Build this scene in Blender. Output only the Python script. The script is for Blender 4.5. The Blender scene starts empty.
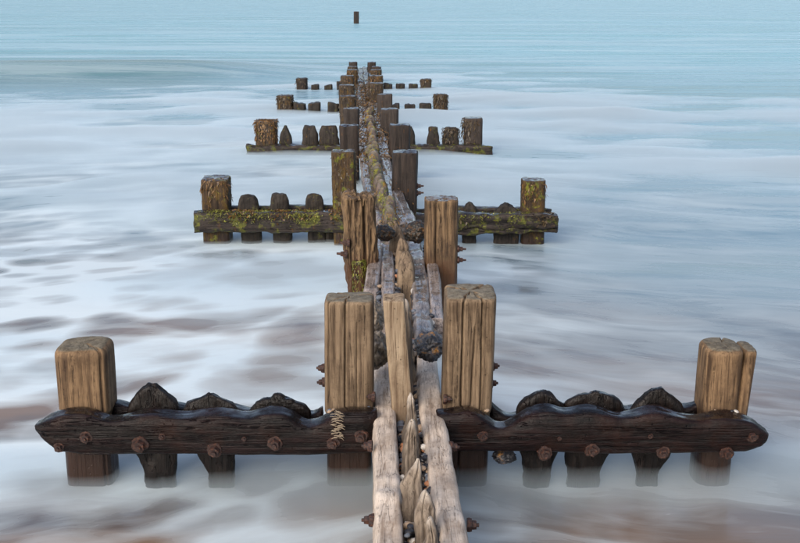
import bpy, math, random
import numpy as np
from mathutils import Vector, noise, Matrix

random.seed(7)
SC = bpy.context.scene
COL = SC.collection

# ------------------------------------------------------------------ camera
F = 1115.0                       # focal length in photo pixels (800 wide)
PITCH = math.radians(13.9)
H = 2.30                         # camera height above the still water
CP, SP = math.cos(PITCH), math.sin(PITCH)
cam_data = bpy.data.cameras.new('camera')
cam = bpy.data.objects.new('camera', cam_data)
COL.objects.link(cam)
cam.location = (0, 0, H)
cam.rotation_euler = (math.pi / 2 - PITCH, 0, 0)
cam_data.sensor_width = 36
cam_data.lens = F / 800 * 36
cam_data.clip_start = 0.05
cam_data.clip_end = 20000
SC.camera = cam

# ------------------------------------------------------------------ light
SUN_EL, SUN_AZ = math.radians(34), math.radians(208)   # azimuth from +Y clockwise
world = bpy.data.worlds.new('World')
SC.world = world
world.use_nodes = True
wn = world.node_tree
wn.nodes.clear()
sky = wn.nodes.new('ShaderNodeTexSky')
sky.sky_type = 'NISHITA'
sky.sun_disc = False
sky.sun_elevation = SUN_EL
sky.sun_rotation = SUN_AZ
sky.air_density = 1.0
sky.dust_density = 3.5
sky.ozone_density = 1.0
bg = wn.nodes.new('ShaderNodeBackground')
bg.inputs[1].default_value = 0.15
wo = wn.nodes.new('ShaderNodeOutputWorld')
hs = wn.nodes.new('ShaderNodeHueSaturation')      # thin overcast: paler, greyer than a clear sky
hs.inputs['Saturation'].default_value = 0.85
hs.inputs['Value'].default_value = 1.12
wn.links.new(sky.outputs[0], hs.inputs['Color'])
wn.links.new(hs.outputs[0], bg.inputs[0])
wn.links.new(bg.outputs[0], wo.inputs[0])
sd = bpy.data.lights.new('sun', 'SUN')
sd.energy = 1.15
sd.angle = math.radians(40)
sd.color = (1.0, 0.94, 0.86)
sun = bpy.data.objects.new('sun', sd)
COL.objects.link(sun)
_dir = Vector((math.sin(SUN_AZ) * math.cos(SUN_EL), math.cos(SUN_AZ) * math.cos(SUN_EL), math.sin(SUN_EL)))
sun.rotation_euler = (-_dir).to_track_quat('-Z', 'Y').to_euler()
sun.location = _dir * 50
SC.view_settings.view_transform = 'Standard'
SC.view_settings.look = 'None'
SC.view_settings.exposure = 0.30
SC.view_settings.gamma = 1
SC.cycles.volume_bounces = 1
SC.cycles.max_bounces = 6

# ------------------------------------------------------------------ projection
def S(px, py, Y):
    """photo pixel + distance along the shore-normal -> world (x, z)"""
    u, v = (px - 400) / F, (271.5 - py) / F
    dy = v * SP + CP
    dz = v * CP - SP
    t = Y / dy
    return u * t, H + dz * t

def depth(Y, z):
    return Y * CP + (H - z) * SP

def YZ(py, z):
    """distance at which height z shows on photo row py"""
    v = (271.5 - py) / F
    return (H - z) * (v * SP + CP) / (SP - v * CP)

# ------------------------------------------------------------------ materials
def new_mat(name):
    m = bpy.data.materials.new(name)
    m.use_nodes = True
    nt = m.node_tree
    nt.nodes.clear()
    out = nt.nodes.new('ShaderNodeOutputMaterial')
    b = nt.nodes.new('ShaderNodeBsdfPrincipled')
    nt.links.new(b.outputs[0], out.inputs[0])
    return m, nt, b, out

class N:
    def __init__(s, nt): s.nt = nt
    def n(s, t, **kw):
        x = s.nt.nodes.new(t)
        for k, v in kw.items(): setattr(x, k, v)
        return x
    def l(s, a, b): s.nt.links.new(a, b)
    def noise(s, vec, scale, detail=4, rough=0.55, dist=0.0):
        x = s.n('ShaderNodeTexNoise')
        x.inputs['Scale'].default_value = scale
        x.inputs['Detail'].default_value = detail
        x.inputs['Roughness'].default_value = rough
        x.inputs['Distortion'].default_value = dist
        if vec is not None: s.l(vec, x.inputs['Vector'])
        return x.outputs['Fac']
    def mapping(s, vec, scale=(1, 1, 1), loc=(0, 0, 0)):
        x = s.n('ShaderNodeMapping')
        x.inputs['Scale'].default_value = scale
        x.inputs['Location'].default_value = loc
        s.l(vec, x.inputs['Vector'])
        return x.outputs[0]
    def ramp(s, fac, stops):
        x = s.n('ShaderNodeValToRGB')
        while len(x.color_ramp.elements) < len(stops): x.color_ramp.elements.new(0.5)
        for e, (p, c) in zip(x.color_ramp.elements, stops):
            e.position = p
            e.color = (c, c, c, 1) if isinstance(c, (int, float)) else (*c, 1)
        s.l(fac, x.inputs[0])
        return x.outputs[0]
    def mix(s, fac, a, b, mode='MIX'):
        x = s.n('ShaderNodeMix', data_type='RGBA', blend_type=mode)
        for sock, v in ((x.inputs[0], fac), (x.inputs[6], a), (x.inputs[7], b)):
            if hasattr(v, 'links'): s.l(v, sock)
            elif isinstance(v, (int, float)): sock.default_value = v if sock == x.inputs[0] else (v, v, v, 1)
            else: sock.default_value = (*v, 1)
        return x.outputs[2]
    def math(s, op, a, b=0.0, clamp=False):
        x = s.n('ShaderNodeMath', operation=op, use_clamp=clamp)
        for sock, v in ((x.inputs[0], a), (x.inputs[1], b)):
            if hasattr(v, 'links'): s.l(v, sock)
            else: sock.default_value = v
        return x.outputs[0]
    def maprange(s, v, a, b, c=0.0, d=1.0, smooth=True):
        x = s.n('ShaderNodeMapRange')
        if smooth: x.interpolation_type = 'SMOOTHSTEP'
        s.l(v, x.inputs[0])
        for i, q in enumerate((a, b, c, d)): x.inputs[i + 1].default_value = q
        return x.outputs[0]

def wood(name, axis, light, mid, dark, rough=0.75, moss=0.0, mosscol=(0.22, 0.21, 0.015), moss2=(0.10, 0.12, 0.02),
         wet_z=None, wetcol=(0.026, 0.014, 0.010), weed=0.0, weedcol=(0.22, 0.085, 0.012), wet_top=0.0, spec=0.3,
         holes=0.6, bump=0.6, pale_top=None, spots=0.0, rust=0.0, wear=0.35, tip=None):
    m, nt, b, out = new_mat(name)
    g = N(nt)
    tc = g.n('ShaderNodeTexCoord')
    oi = g.n('ShaderNodeObjectInfo')
    comb = g.n('ShaderNodeCombineXYZ')
    for i, k in enumerate((37.0, 71.0, 13.0)):
        g.l(g.math('MULTIPLY', oi.outputs['Random'], k), comb.inputs[i])
    add = g.n('ShaderNodeVectorMath', operation='ADD')
    g.l(tc.outputs['Object'], add.inputs[0]); g.l(comb.outputs[0], add.inputs[1])
    P = add.outputs[0]
    sc = [42.0, 42.0, 42.0]; sc['xyz'.index(axis)] = 2.2
    sf = [170.0, 170.0, 170.0]; sf['xyz'.index(axis)] = 9.0
    grain = g.noise(g.mapping(P, sc), 1.0, 7, 0.62, 0.35)
    fine = g.noise(g.mapping(P, sf), 1.0, 4, 0.6, 0.1)
    blotch = g.noise(P, 6.5, 5, 0.6)
    patch = g.noise(P, 24.0, 5, 0.7)
    c = g.ramp(grain, [(0.36, dark), (0.47, mid), (0.60, light)])
    c = g.mix(g.ramp(blotch, [(0.40, 0.0), (0.70, 0.6)]), c, mid)
    c = g.mix(g.math('MULTIPLY', g.ramp(fine, [(0.32, 1.0), (0.47, 0.0)]), 0.75), c, dark)
    # drying checks: long thin dark splits along the grain
    sk = [26.0, 26.0, 26.0]; sk['xyz'.index(axis)] = 0.75
    rn = g.noise(g.mapping(P, sk), 1.0, 3, 0.5, 0.25)
    ridge = g.math('ABSOLUTE', g.math('SUBTRACT', rn, 0.5))
    crack = g.math('MULTIPLY', g.ramp(ridge, [(0.0, 1.0), (0.016, 0.0)]), g.ramp(patch, [(0.40, 0.0), (0.56, 1.0)]))
    deep = tuple(x * 0.35 for x in dark)
    c = g.mix(g.math('MULTIPLY', crack, 0.8), c, deep)
    # worm holes and pits
    v2 = g.n('ShaderNodeTexVoronoi')
    v2.inputs['Scale'].default_value = 38.0
    g.l(P, v2.inputs['Vector'])
    hol = g.math('MULTIPLY', g.ramp(v2.outputs['Distance'], [(0.10, 1.0), (0.2, 0.0)]), g.ramp(patch, [(0.5, 0.0), (0.6, 1.0)]))
    c = g.mix(g.math('MULTIPLY', hol, holes), c, deep)
    dirt = g.noise(g.mapping(P, (1, 1, 1), (9, 4, 2)), 3.2, 6, 0.7)
    c = g.mix(g.math('MULTIPLY', g.ramp(dirt, [(0.46, 0.0), (0.60, 1.0)]), 0.62), c, tuple(x * 1.0 for x in dark))
    if spots:
        sp = g.ramp(g.noise(P, 55.0, 3, 0.5), [(0.60, 0.0), (0.68, 1.0)])
        c = g.mix(g.math('MULTIPLY', sp, spots), c, (0.03, 0.028, 0.03))
    rg = g.math('ADD', g.math('MULTIPLY', patch, 0.25), rough - 0.12)
    geo = g.n('ShaderNodeNewGeometry')
    sepP = g.n('ShaderNodeSeparateXYZ'); g.l(geo.outputs['Position'], sepP.inputs[0])
    sepN = g.n('ShaderNodeSeparateXYZ'); g.l(geo.outputs['Normal'], sepN.inputs[0])
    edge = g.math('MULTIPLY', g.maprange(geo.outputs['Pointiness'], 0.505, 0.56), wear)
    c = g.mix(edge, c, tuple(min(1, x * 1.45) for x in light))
    c = g.mix(g.math('MULTIPLY', g.maprange(geo.outputs['Pointiness'], 0.495, 0.44), 0.75), c, tuple(x * 0.6 for x in dark))  # crevices darkened: dirt plus occlusion shade painted into the colour
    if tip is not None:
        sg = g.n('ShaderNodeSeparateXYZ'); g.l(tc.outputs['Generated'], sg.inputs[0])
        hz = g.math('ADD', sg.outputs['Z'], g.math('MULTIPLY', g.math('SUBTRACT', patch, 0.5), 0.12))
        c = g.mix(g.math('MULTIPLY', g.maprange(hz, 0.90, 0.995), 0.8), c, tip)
        c = g.mix(g.math('MULTIPLY', g.maprange(hz, 0.84, 0.66), 0.55), c, tuple(x * 0.8 for x in dark))  # damp lower plank, with the shade between neighbours painted in too
    if pale_top is not None:
        ring = g.noise(g.mapping(P, (1, 1, 1), (2, 7, 5)), 30.0, 6, 0.75)
        pt = g.mix(g.ramp(ring, [(0.36, 0.0), (0.6, 1.0)]), tuple(x * 0.35 for x in pale_top), tuple(x * 1.25 for x in pale_top))
        c = g.mix(g.math('MULTIPLY', g.maprange(sepN.outputs['Z'], 0.75, 0.95), 0.8), c, pt)
    if rust:
        c = g.mix(g.math('MULTIPLY', g.ramp(blotch, [(0.5, 0.0), (0.66, 1.0)]), rust), c, (0.16, 0.05, 0.02))
    if wet_z is not None:
        hgt = g.math('ADD', sepP.outputs['Z'], g.math('MULTIPLY', g.math('SUBTRACT', blotch, 0.5), 0.45))
        wet = g.maprange(hgt, wet_z + 0.10, wet_z - 0.08)
        wc = g.mix(grain, tuple(x * 0.5 for x in wetcol), tuple(min(1, x * 1.9) for x in wetcol))
        c = g.mix(wet, c, wc)
        rg = g.mix(wet, rg, 0.33)
    if moss:
        mm = g.ramp(g.noise(P, 11.0, 6, 0.7), [(0.62 - 0.2 * moss, 0.0), (0.70 - 0.2 * moss, 1.0)])
        mc = g.mix(g.ramp(patch, [(0.4, 0.0), (0.62, 1.0)]), moss2, mosscol)
        c = g.mix(g.math('MULTIPLY', mm, 0.9), c, mc)
    if weed:
        mm = g.ramp(g.noise(g.mapping(P, (1, 1, 0.45), (5, 2, 8)), 17.0, 6, 0.75), [(0.64 - 0.22 * weed, 0.0), (0.70 - 0.22 * weed, 1.0)])
        mc = g.mix(g.ramp(fine, [(0.35, 0.0), (0.65, 1.0)]), tuple(x * 0.3 for x in weedcol), weedcol)
        c = g.mix(mm, c, mc)
    if wet_top:
        wt = g.math('MULTIPLY', g.maprange(sepN.outputs['Z'], 0.80, 0.97), wet_top)
        wt = g.math('MULTIPLY', wt, g.ramp(g.noise(P, 19.0, 3, 0.6), [(0.35, 0.25), (0.55, 1.0)]))
        rg = g.mix(wt, rg, 0.12)
        b.inputs['Coat Roughness'].default_value = 0.1
        g.l(wt, b.inputs['Coat Weight'])
    g.l(c, b.inputs['Base Color'])
    g.l(rg, b.inputs['Roughness'])
    b.inputs['Specular IOR Level'].default_value = spec
    h = g.math('ADD', g.math('MULTIPLY', grain, 1.0), g.math('MULTIPLY', fine, 0.35))
    h = g.math('SUBTRACT', h, g.math('MULTIPLY', crack, 0.9))
    h = g.math('SUBTRACT', h, g.math('MULTIPLY', hol, 0.5))
    h = g.math('ADD', h, g.math('MULTIPLY', patch, 0.5))
    bp = g.n('ShaderNodeBump')
    bp.inputs['Strength'].default_value = bump
    bp.inputs['Distance'].default_value = 0.009
    g.l(h, bp.inputs['Height'])
    g.l(bp.outputs[0], b.inputs['Normal'])
    return m

M = {}
TAN = dict(light=(0.25, 0.16, 0.088), mid=(0.14, 0.086, 0.046), dark=(0.055, 0.032, 0.018))
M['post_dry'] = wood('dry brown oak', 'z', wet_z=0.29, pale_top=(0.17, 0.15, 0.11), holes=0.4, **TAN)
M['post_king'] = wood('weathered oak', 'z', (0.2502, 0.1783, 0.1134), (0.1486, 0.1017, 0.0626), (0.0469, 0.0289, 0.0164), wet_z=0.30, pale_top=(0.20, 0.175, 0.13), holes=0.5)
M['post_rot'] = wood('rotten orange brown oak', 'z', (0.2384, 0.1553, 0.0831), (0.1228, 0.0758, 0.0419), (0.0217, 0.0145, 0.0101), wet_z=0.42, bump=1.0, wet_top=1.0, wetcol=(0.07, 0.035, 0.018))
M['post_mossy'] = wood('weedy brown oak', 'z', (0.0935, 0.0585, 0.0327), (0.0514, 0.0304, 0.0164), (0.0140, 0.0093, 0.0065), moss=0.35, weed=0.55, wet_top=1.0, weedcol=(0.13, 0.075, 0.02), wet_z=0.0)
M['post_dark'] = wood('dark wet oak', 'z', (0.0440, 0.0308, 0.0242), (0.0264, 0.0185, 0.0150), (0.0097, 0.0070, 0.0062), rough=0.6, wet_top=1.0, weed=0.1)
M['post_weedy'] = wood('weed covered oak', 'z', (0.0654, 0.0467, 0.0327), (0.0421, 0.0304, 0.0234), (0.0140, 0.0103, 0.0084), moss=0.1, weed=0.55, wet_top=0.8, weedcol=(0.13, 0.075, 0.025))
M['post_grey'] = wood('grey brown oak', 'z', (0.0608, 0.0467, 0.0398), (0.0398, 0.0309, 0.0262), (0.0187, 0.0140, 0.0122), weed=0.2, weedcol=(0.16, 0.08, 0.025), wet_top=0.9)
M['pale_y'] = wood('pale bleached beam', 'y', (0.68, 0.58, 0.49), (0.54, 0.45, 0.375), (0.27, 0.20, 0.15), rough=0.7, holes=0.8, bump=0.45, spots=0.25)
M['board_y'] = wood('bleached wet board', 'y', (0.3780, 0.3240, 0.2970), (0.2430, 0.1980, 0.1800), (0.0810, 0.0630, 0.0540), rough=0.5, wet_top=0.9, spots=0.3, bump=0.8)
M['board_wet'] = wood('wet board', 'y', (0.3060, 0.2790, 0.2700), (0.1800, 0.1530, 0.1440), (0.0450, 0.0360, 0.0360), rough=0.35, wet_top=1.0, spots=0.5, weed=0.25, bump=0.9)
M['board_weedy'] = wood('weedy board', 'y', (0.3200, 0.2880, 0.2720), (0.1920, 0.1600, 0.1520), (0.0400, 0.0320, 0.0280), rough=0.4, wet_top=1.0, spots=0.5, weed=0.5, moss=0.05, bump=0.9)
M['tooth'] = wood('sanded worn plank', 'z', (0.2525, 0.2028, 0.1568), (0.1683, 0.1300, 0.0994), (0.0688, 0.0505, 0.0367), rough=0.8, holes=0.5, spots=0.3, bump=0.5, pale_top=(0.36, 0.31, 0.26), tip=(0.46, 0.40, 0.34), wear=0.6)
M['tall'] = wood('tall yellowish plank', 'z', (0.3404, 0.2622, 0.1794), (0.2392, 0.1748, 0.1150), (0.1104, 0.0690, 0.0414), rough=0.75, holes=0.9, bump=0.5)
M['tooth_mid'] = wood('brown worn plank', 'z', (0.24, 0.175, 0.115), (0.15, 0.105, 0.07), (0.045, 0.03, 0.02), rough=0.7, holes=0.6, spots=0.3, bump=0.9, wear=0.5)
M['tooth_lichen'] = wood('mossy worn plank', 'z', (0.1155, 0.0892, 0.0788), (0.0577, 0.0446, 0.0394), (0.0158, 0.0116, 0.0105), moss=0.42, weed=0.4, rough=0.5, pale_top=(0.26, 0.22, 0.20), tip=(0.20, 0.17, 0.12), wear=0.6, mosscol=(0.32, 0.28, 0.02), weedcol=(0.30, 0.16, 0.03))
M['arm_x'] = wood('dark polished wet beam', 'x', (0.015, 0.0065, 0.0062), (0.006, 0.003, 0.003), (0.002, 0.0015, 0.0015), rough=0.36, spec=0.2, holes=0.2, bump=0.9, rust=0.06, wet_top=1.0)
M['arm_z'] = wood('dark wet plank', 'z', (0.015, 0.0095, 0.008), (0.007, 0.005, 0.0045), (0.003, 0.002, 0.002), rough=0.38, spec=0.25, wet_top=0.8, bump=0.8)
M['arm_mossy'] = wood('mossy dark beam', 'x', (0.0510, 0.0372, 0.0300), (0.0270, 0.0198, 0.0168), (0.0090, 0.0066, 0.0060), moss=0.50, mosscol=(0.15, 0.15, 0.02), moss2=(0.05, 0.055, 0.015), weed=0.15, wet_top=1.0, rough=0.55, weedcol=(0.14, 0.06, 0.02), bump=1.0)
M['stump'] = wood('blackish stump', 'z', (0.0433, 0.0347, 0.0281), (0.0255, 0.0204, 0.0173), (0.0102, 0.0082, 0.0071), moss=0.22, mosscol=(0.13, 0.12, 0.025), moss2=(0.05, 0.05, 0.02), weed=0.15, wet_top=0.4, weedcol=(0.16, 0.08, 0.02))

def rust_mat():
    m, nt, b, out = new_mat('rusty iron')
    g = N(nt)
    tc = g.n('ShaderNodeTexCoord')
    a = g.noise(tc.outputs['Object'], 60, 5, 0.7)
    c = g.ramp(a, [(0.3, (0.010, 0.006, 0.006)), (0.5, (0.034, 0.015, 0.012)), (0.68, (0.13, 0.048, 0.022))])
    g.l(c, b.inputs['Base Color'])
    b.inputs['Roughness'].default_value = 0.6
    bp = g.n('ShaderNodeBump'); bp.inputs['Strength'].default_value = 0.8; bp.inputs['Distance'].default_value = 0.006
    g.l(a, bp.inputs['Height']); g.l(bp.outputs[0], b.inputs['Normal'])
    return m
M['rust'] = rust_mat()

def stone_mat(name, cols, scale=30, rough=0.55, bump=0.3):
    m, nt, b, out = new_mat(name)
    g = N(nt)
    tc = g.n('ShaderNodeTexCoord'); oi = g.n('ShaderNodeObjectInfo')
    add = g.n('ShaderNodeVectorMath', operation='ADD')
    g.l(tc.outputs['Object'], add.inputs[0]); g.l(oi.outputs['Random'], add.inputs[1])
    a = g.noise(add.outputs[0], scale, 5, 0.65)
    n = len(cols)
    c = g.ramp(a, [(0.32 + 0.36 * i / (n - 1), cc) for i, cc in enumerate(cols)])
    k = g.math('ADD', g.math('MULTIPLY', oi.outputs['Random'], 0.7), 0.65)
    c = g.mix(1.0, c, g.mix(k, (0, 0, 0), (1, 1, 1)), 'MULTIPLY')
    g.l(c, b.inputs['Base Color'])
    b.inputs['Roughness'].default_value = rough
    bp = g.n('ShaderNodeBump'); bp.inputs['Strength'].default_value = bump; bp.inputs['Distance'].default_value = 0.008
    g.l(a, bp.inputs['Height']); g.l(bp.outputs[0], b.inputs['Normal'])
    return m
STONES = {
    'blue grey': stone_mat('blue grey flint', [(0.08, 0.09, 0.11), (0.18, 0.20, 0.24)]),
    'black': stone_mat('black flint', [(0.012, 0.012, 0.015), (0.045, 0.045, 0.055)], rough=0.3),
    'tan': stone_mat('tan quartz', [(0.25, 0.16, 0.10), (0.45, 0.34, 0.24)]),
    'orange': stone_mat('orange flint', [(0.25, 0.09, 0.04), (0.42, 0.20, 0.10)]),
    'white': stone_mat('white quartz', [(0.45, 0.40, 0.34), (0.68, 0.64, 0.60)]),
}
M['rock_black'] = stone_mat('glossy black rock with orange veins', [(0.010, 0.010, 0.012), (0.03, 0.03, 0.036), (0.09, 0.09, 0.10), (0.45, 0.22, 0.06)], 22, 0.3, 1.0)
M['rock_tan'] = stone_mat('mottled tan rock', [(0.05, 0.045, 0.04), (0.20, 0.155, 0.11), (0.36, 0.30, 0.24)], 26, 0.5, 1.0)
M['rock_orange'] = stone_mat('black and orange clump', [(0.012, 0.012, 0.012), (0.03, 0.026, 0.022), (0.16, 0.075, 0.022)], 34, 0.35, 1.0)

def weed_mat(name, a, c2):
    m, nt, b, out = new_mat(name)
    g = N(nt)
    tc = g.n('ShaderNodeTexCoord')
    n = g.noise(tc.outputs['Object'], 35, 4, 0.6)
    g.l(g.ramp(n, [(0.35, a), (0.65, c2)]), b.inputs['Base Color'])
    b.inputs['Roughness'].default_value = 0.45
    return m
M['weed_orange'] = weed_mat('orange brown seaweed', (0.04, 0.02, 0.008), (0.20, 0.10, 0.022))
M['weed_brown'] = weed_mat('brown seaweed', (0.028, 0.018, 0.010), (0.10, 0.065, 0.028))
M['moss'] = weed_mat('yellow green moss', (0.05, 0.055, 0.01), (0.24, 0.24, 0.03))

# ------------------------------------------------------------------ object helpers
def tag(o, label=None, cat=None, group=None, kind=None):
    if label: o['label'] = label
    if cat: o['category'] = cat
    if group: o['group'] = group
    if kind: o['kind'] = kind
    return o

def empty(name, loc, label, cat, group=None):
    o = bpy.data.objects.new(name, None)
    COL.objects.link(o)
    o.location = loc
    o.empty_display_size = 0.1
    return tag(o, label, cat, group)

WP = {}                                   # world position of each object (no rotation on parents)
def link(name, me, parent=None, loc=(0, 0, 0)):
    o = bpy.data.objects.new(name, me)
    COL.objects.link(o)
    loc = Vector(loc)
    if parent is not None:
        o.parent = parent
        o.location = loc - WP.get(parent, parent.location)
    else:
        o.location = loc
    WP[o] = loc
    return o

def mesh_obj(name, V, Fc, mat, parent=None, loc=None, smooth=True):
    V = np.asarray(V, float)
    if loc is None:
        loc = (float(V[:, 0].mean()), float(V[:, 1].mean()), float(V[:, 2].min()))
    me = bpy.data.meshes.new(name)
    me.from_pydata((V - np.array(loc)).tolist(), [], Fc)
    if smooth: me.polygons.foreach_set('use_smooth', [True] * len(me.polygons))
    me.materials.append(mat)
    me.update()
    return link(name, me, parent, loc)

def fbm(p, o=4):
    return noise.fractal(p, 0.9, 2.1, o)

def loft(f, M_, N_, n_exp=5.0, caps=5, dome=(0.0, 0.0), disp=0.006, gs=(8, 8, 1.2), seed=0, cracks=(), fine=0.25, smod=None, s_lin=None):
    """Sweep a rounded-square ring (u,v in -1..1) through f(s,u,v) for s 0..1, close both ends with
    concentric rings, then push the surface in and out with noise and cut the cracks.
    cracks: (angle, half width rad, depth m, s0, s1)"""
    a_ = np.linspace(0, 2 * np.pi, 4001)
    cu, su = np.cos(a_), np.sin(a_)
    eu = np.sign(cu) * np.abs(cu) ** (2 / n_exp)
    ev = np.sign(su) * np.abs(su) ** (2 / n_exp)
    arc = np.concatenate([[0], np.cumsum(np.hypot(np.diff(eu), np.diff(ev)))])
    t_ = np.linspace(0, arc[-1], N_, endpoint=False)
    ru, rv = np.interp(t_, arc, eu), np.interp(t_, arc, ev)
    ang = np.arctan2(rv, ru)
    rings = []
    ss = s_lin if s_lin is not None else np.linspace(0, 1, M_)
    for k in range(1, caps + 1):
        rings.append((ss[0], (k / (caps + 1)) ** 0.7, -1))
    for s in ss: rings.append((s, 1.0, 0))
    for k in range(caps, 0, -1):
        rings.append((ss[-1], (k / (caps + 1)) ** 0.7, 1))
    V = []
    meta = []
    centre0 = Vector(f(ss[0], 0, 0)); centre1 = Vector(f(ss[-1], 0, 0))
    ax = (centre1 - centre0).normalized()
    for s, r, side in rings:
        for j in range(N_):
            p = Vector(f(s, ru[j] * r, rv[j] * r))
            if side: p += ax * side * dome[0 if side < 0 else 1] * (1 - r * r)
            V.append(p); meta.append((s, r, side, ang[j]))
    nr = len(rings)
    V.append(centre0 - ax * dome[0]); meta.append((ss[0], 0, -1, 0))
    V.append(centre1 + ax * dome[1]); meta.append((ss[-1], 0, 1, 0))
    Fc = []
    for i in range(nr - 1):
        for j in range(N_):
            k = (j + 1) % N_
            Fc.append((i * N_ + j, i * N_ + k, (i + 1) * N_ + k, (i + 1) * N_ + j))
    b0, b1 = nr * N_, nr * N_ + 1
    for j in range(N_):
        k = (j + 1) % N_
        Fc.append((b0, k, j))
        Fc.append((b1, (nr - 1) * N_ + j, (nr - 1) * N_ + k))
    # normals
    A = np.array([tuple(v) for v in V])
    Nn = np.zeros_like(A)
    q = np.array([fc for fc in Fc if len(fc) == 4])
    fn = np.cross(A[q[:, 2]] - A[q[:, 0]], A[q[:, 3]] - A[q[:, 1]])
    for c in range(4): np.add.at(Nn, q[:, c], fn)
    ln = np.linalg.norm(Nn, axis=1, keepdims=True); ln[ln < 1e-12] = 1
    Nn /= ln
    cc = (A[:nr * N_].mean(axis=0))
    out = np.einsum('ij,ij->i', Nn[caps * N_:(nr - caps) * N_], A[caps * N_:(nr - caps) * N_] - cc).mean()
    if out < 0:
        Nn = -Nn
        Fc = [tuple(reversed(fc)) for fc in Fc]
    Nn[b0] = tuple(-ax); Nn[b1] = tuple(ax)
    off = Vector((seed * 3.17, seed * 1.31, seed * 7.7))
    gsv = Vector(gs)
    for i, v in enumerate(V):
        s, r, side, a = meta[i]
        q_ = Vector((v.x * gsv.x, v.y * gsv.y, v.z * gsv.z)) + off
        d = disp * fbm(q_) + disp * fine * fbm(q_ * 4.3, 3)
        nrm = Vector(Nn[i])
        p = v + nrm * d
        for (ca, cw, cd, s0, s1) in cracks:
            if s < s0 or s > s1: continue
            wob = 0.05 * noise.noise(Vector((s * 4, ca * 5, 0))) + 0.018 * noise.noise(Vector((s * 19, ca * 5, 3)))
            da = (a - ca - (wob if side == 0 else 0.05 * noise.noise(Vector((ss[-1] * 4, ca * 5, 0))) + 0.018 * noise.noise(Vector((ss[-1] * 19, ca * 5, 3))) + 0.25 * (1 - r) * math.sin(r * 9 + ca)) + math.pi) % (2 * math.pi) - math.pi
            w = cw / max(r, 0.25)
            e = min(1.0, (s - s0) / 0.12 + 0.02) if s0 > 0 else 1.0
            if abs(da) < w * 2.5:
                k = math.exp(-(da / w) ** 2 * 1.6) * e
                if side == 0: p -= nrm * cd * k
                else: p -= nrm * cd * k * (0.75 if r > 0.12 else 0.2)
        V[i] = p
    return [tuple(v) for v in V], Fc

def vpost(name, parent, X, Y, w, t, ztop, zbot=-0.5, mat='post_dry', lean=(0, 0), N_=48, M_=36, n_exp=6, taper=0.0, notch=None,
          disp=0.0042, cracks=(), seed=0, chamfer=0.02, slope=0.0, slopex=0.0, rag=0.0, bulge=0.0, caps=5, gs=(11, 11, 0.8), dome=0.003, bend=None, erode=0.0):
    """upright timber centred at X,Y; w across, t deep"""
    L = ztop - zbot
    ch = min(chamfer / L, 0.2)
    main = np.linspace(0, 1 - ch, M_)
    tail = 1 - ch + ch * np.array([0.3, 0.6, 0.85, 1.0])
    ss = np.concatenate([main, tail])
    def f(s, u, v):
        z = zbot + L * s
        k = 1.0 + taper * (1 - s)
        if s > 1 - ch:
            q = (s - (1 - ch)) / ch
            k *= 1 - (1 - math.sqrt(max(0, 1 - q * q * 0.96))) * min(0.3, chamfer / (w * 0.5))
        kk = k
        if notch and z < notch[0]:
            kk = k * (1 - notch[1] * min(1, (notch[0] - z) / 0.02))
        if erode:
            kk *= 1 - erode * max(0, min(1, (0.25 - z) / 0.3)) * max(0, math.sin(max(0, min(1, (z + 0.15) / 0.4)) * math.pi))
        if bulge: kk *= 1 + bulge * math.sin(s * math.pi)
        hz = z - zbot
        x = X + u * w / 2 * kk + lean[0] * (z - 0)
        y = Y + v * t / 2 * kk + lean[1] * (z - 0)
        if bend: x += bend * math.sin(s * 4 + 1)
        top = max(0, (s - 0.7) / 0.3)
        z += (slope * v + slopex * u) * top
        if rag: z += rag * top * fbm(Vector((x * 25, y * 25, seed)), 3)
        return (x, y, z)
    V, Fc = loft(f, 0, N_, n_exp, caps, (0, dome), disp, gs, seed, cracks, s_lin=ss)
    return mesh_obj(name, V, Fc, M[mat], parent, (X + lean[0] * zbot, Y, zbot))

def pxpost(name, parent, xl, xr, ytop, Y, t=None, **kw):
    """upright timber whose front face spans photo columns xl..xr with its front top edge on row ytop"""
    Xl, z = S(xl, ytop, Y); Xr, _ = S(xr, ytop, Y)
    w = Xr - Xl
    t = t or w
    return vpost(name, parent, (Xl + Xr) / 2, Y + t / 2, w, t, z, **kw)

# ------------------------------------------------------------------ bolts
def bolt_mesh(seed, washer=True, long=0.0):
    rnd = random.Random(seed)
    V, Fc = [], []
    def disc(r0, r1, y0, y1, n, rg):
        b = len(V)
        V.append((0, y0, 0))
        for k, (r, y) in enumerate(((r0, y0), (r0 * 1.02, (y0 + y1) / 2), (r1, y1))):
            for j in range(n):
                a = 2 * math.pi * j / n
                rr = r * (1 + rg * noise.noise(Vector((math.cos(a) * 2, math.sin(a) * 2, seed * 3 + k * 0.3))))
                V.append((rr * math.cos(a), y, rr * math.sin(a)))
        V.append((0, y1, 0))
        for k in range(2):
            for j in range(n):
                i2 = (j + 1) % n
                Fc.append((b + 1 + k * n + j, b + 1 + (k + 1) * n + j, b + 1 + (k + 1) * n + i2, b + 1 + k * n + i2))
        for j in range(n):
            Fc.append((b + 3 * n + 1, b + 1 + 2 * n + (j + 1) % n, b + 1 + 2 * n + j))
    if washer: disc(0.036, 0.033, 0.02, -0.007, 20, 0.22)
    disc(0.024, 0.022, 0.0, -0.032 - long * 0.3, 6, 0.12)
    disc(0.011, 0.010, 0.0, -0.046 - long, 10, 0.15)
    me = bpy.data.meshes.new('bolt')
    me.from_pydata(V, [], Fc)
    me.materials.append(M['rust'])
    me.update()
    return me
BOLTS = [bolt_mesh(i, True, 0.0 if i < 3 else 0.03) for i in range(5)]

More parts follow.
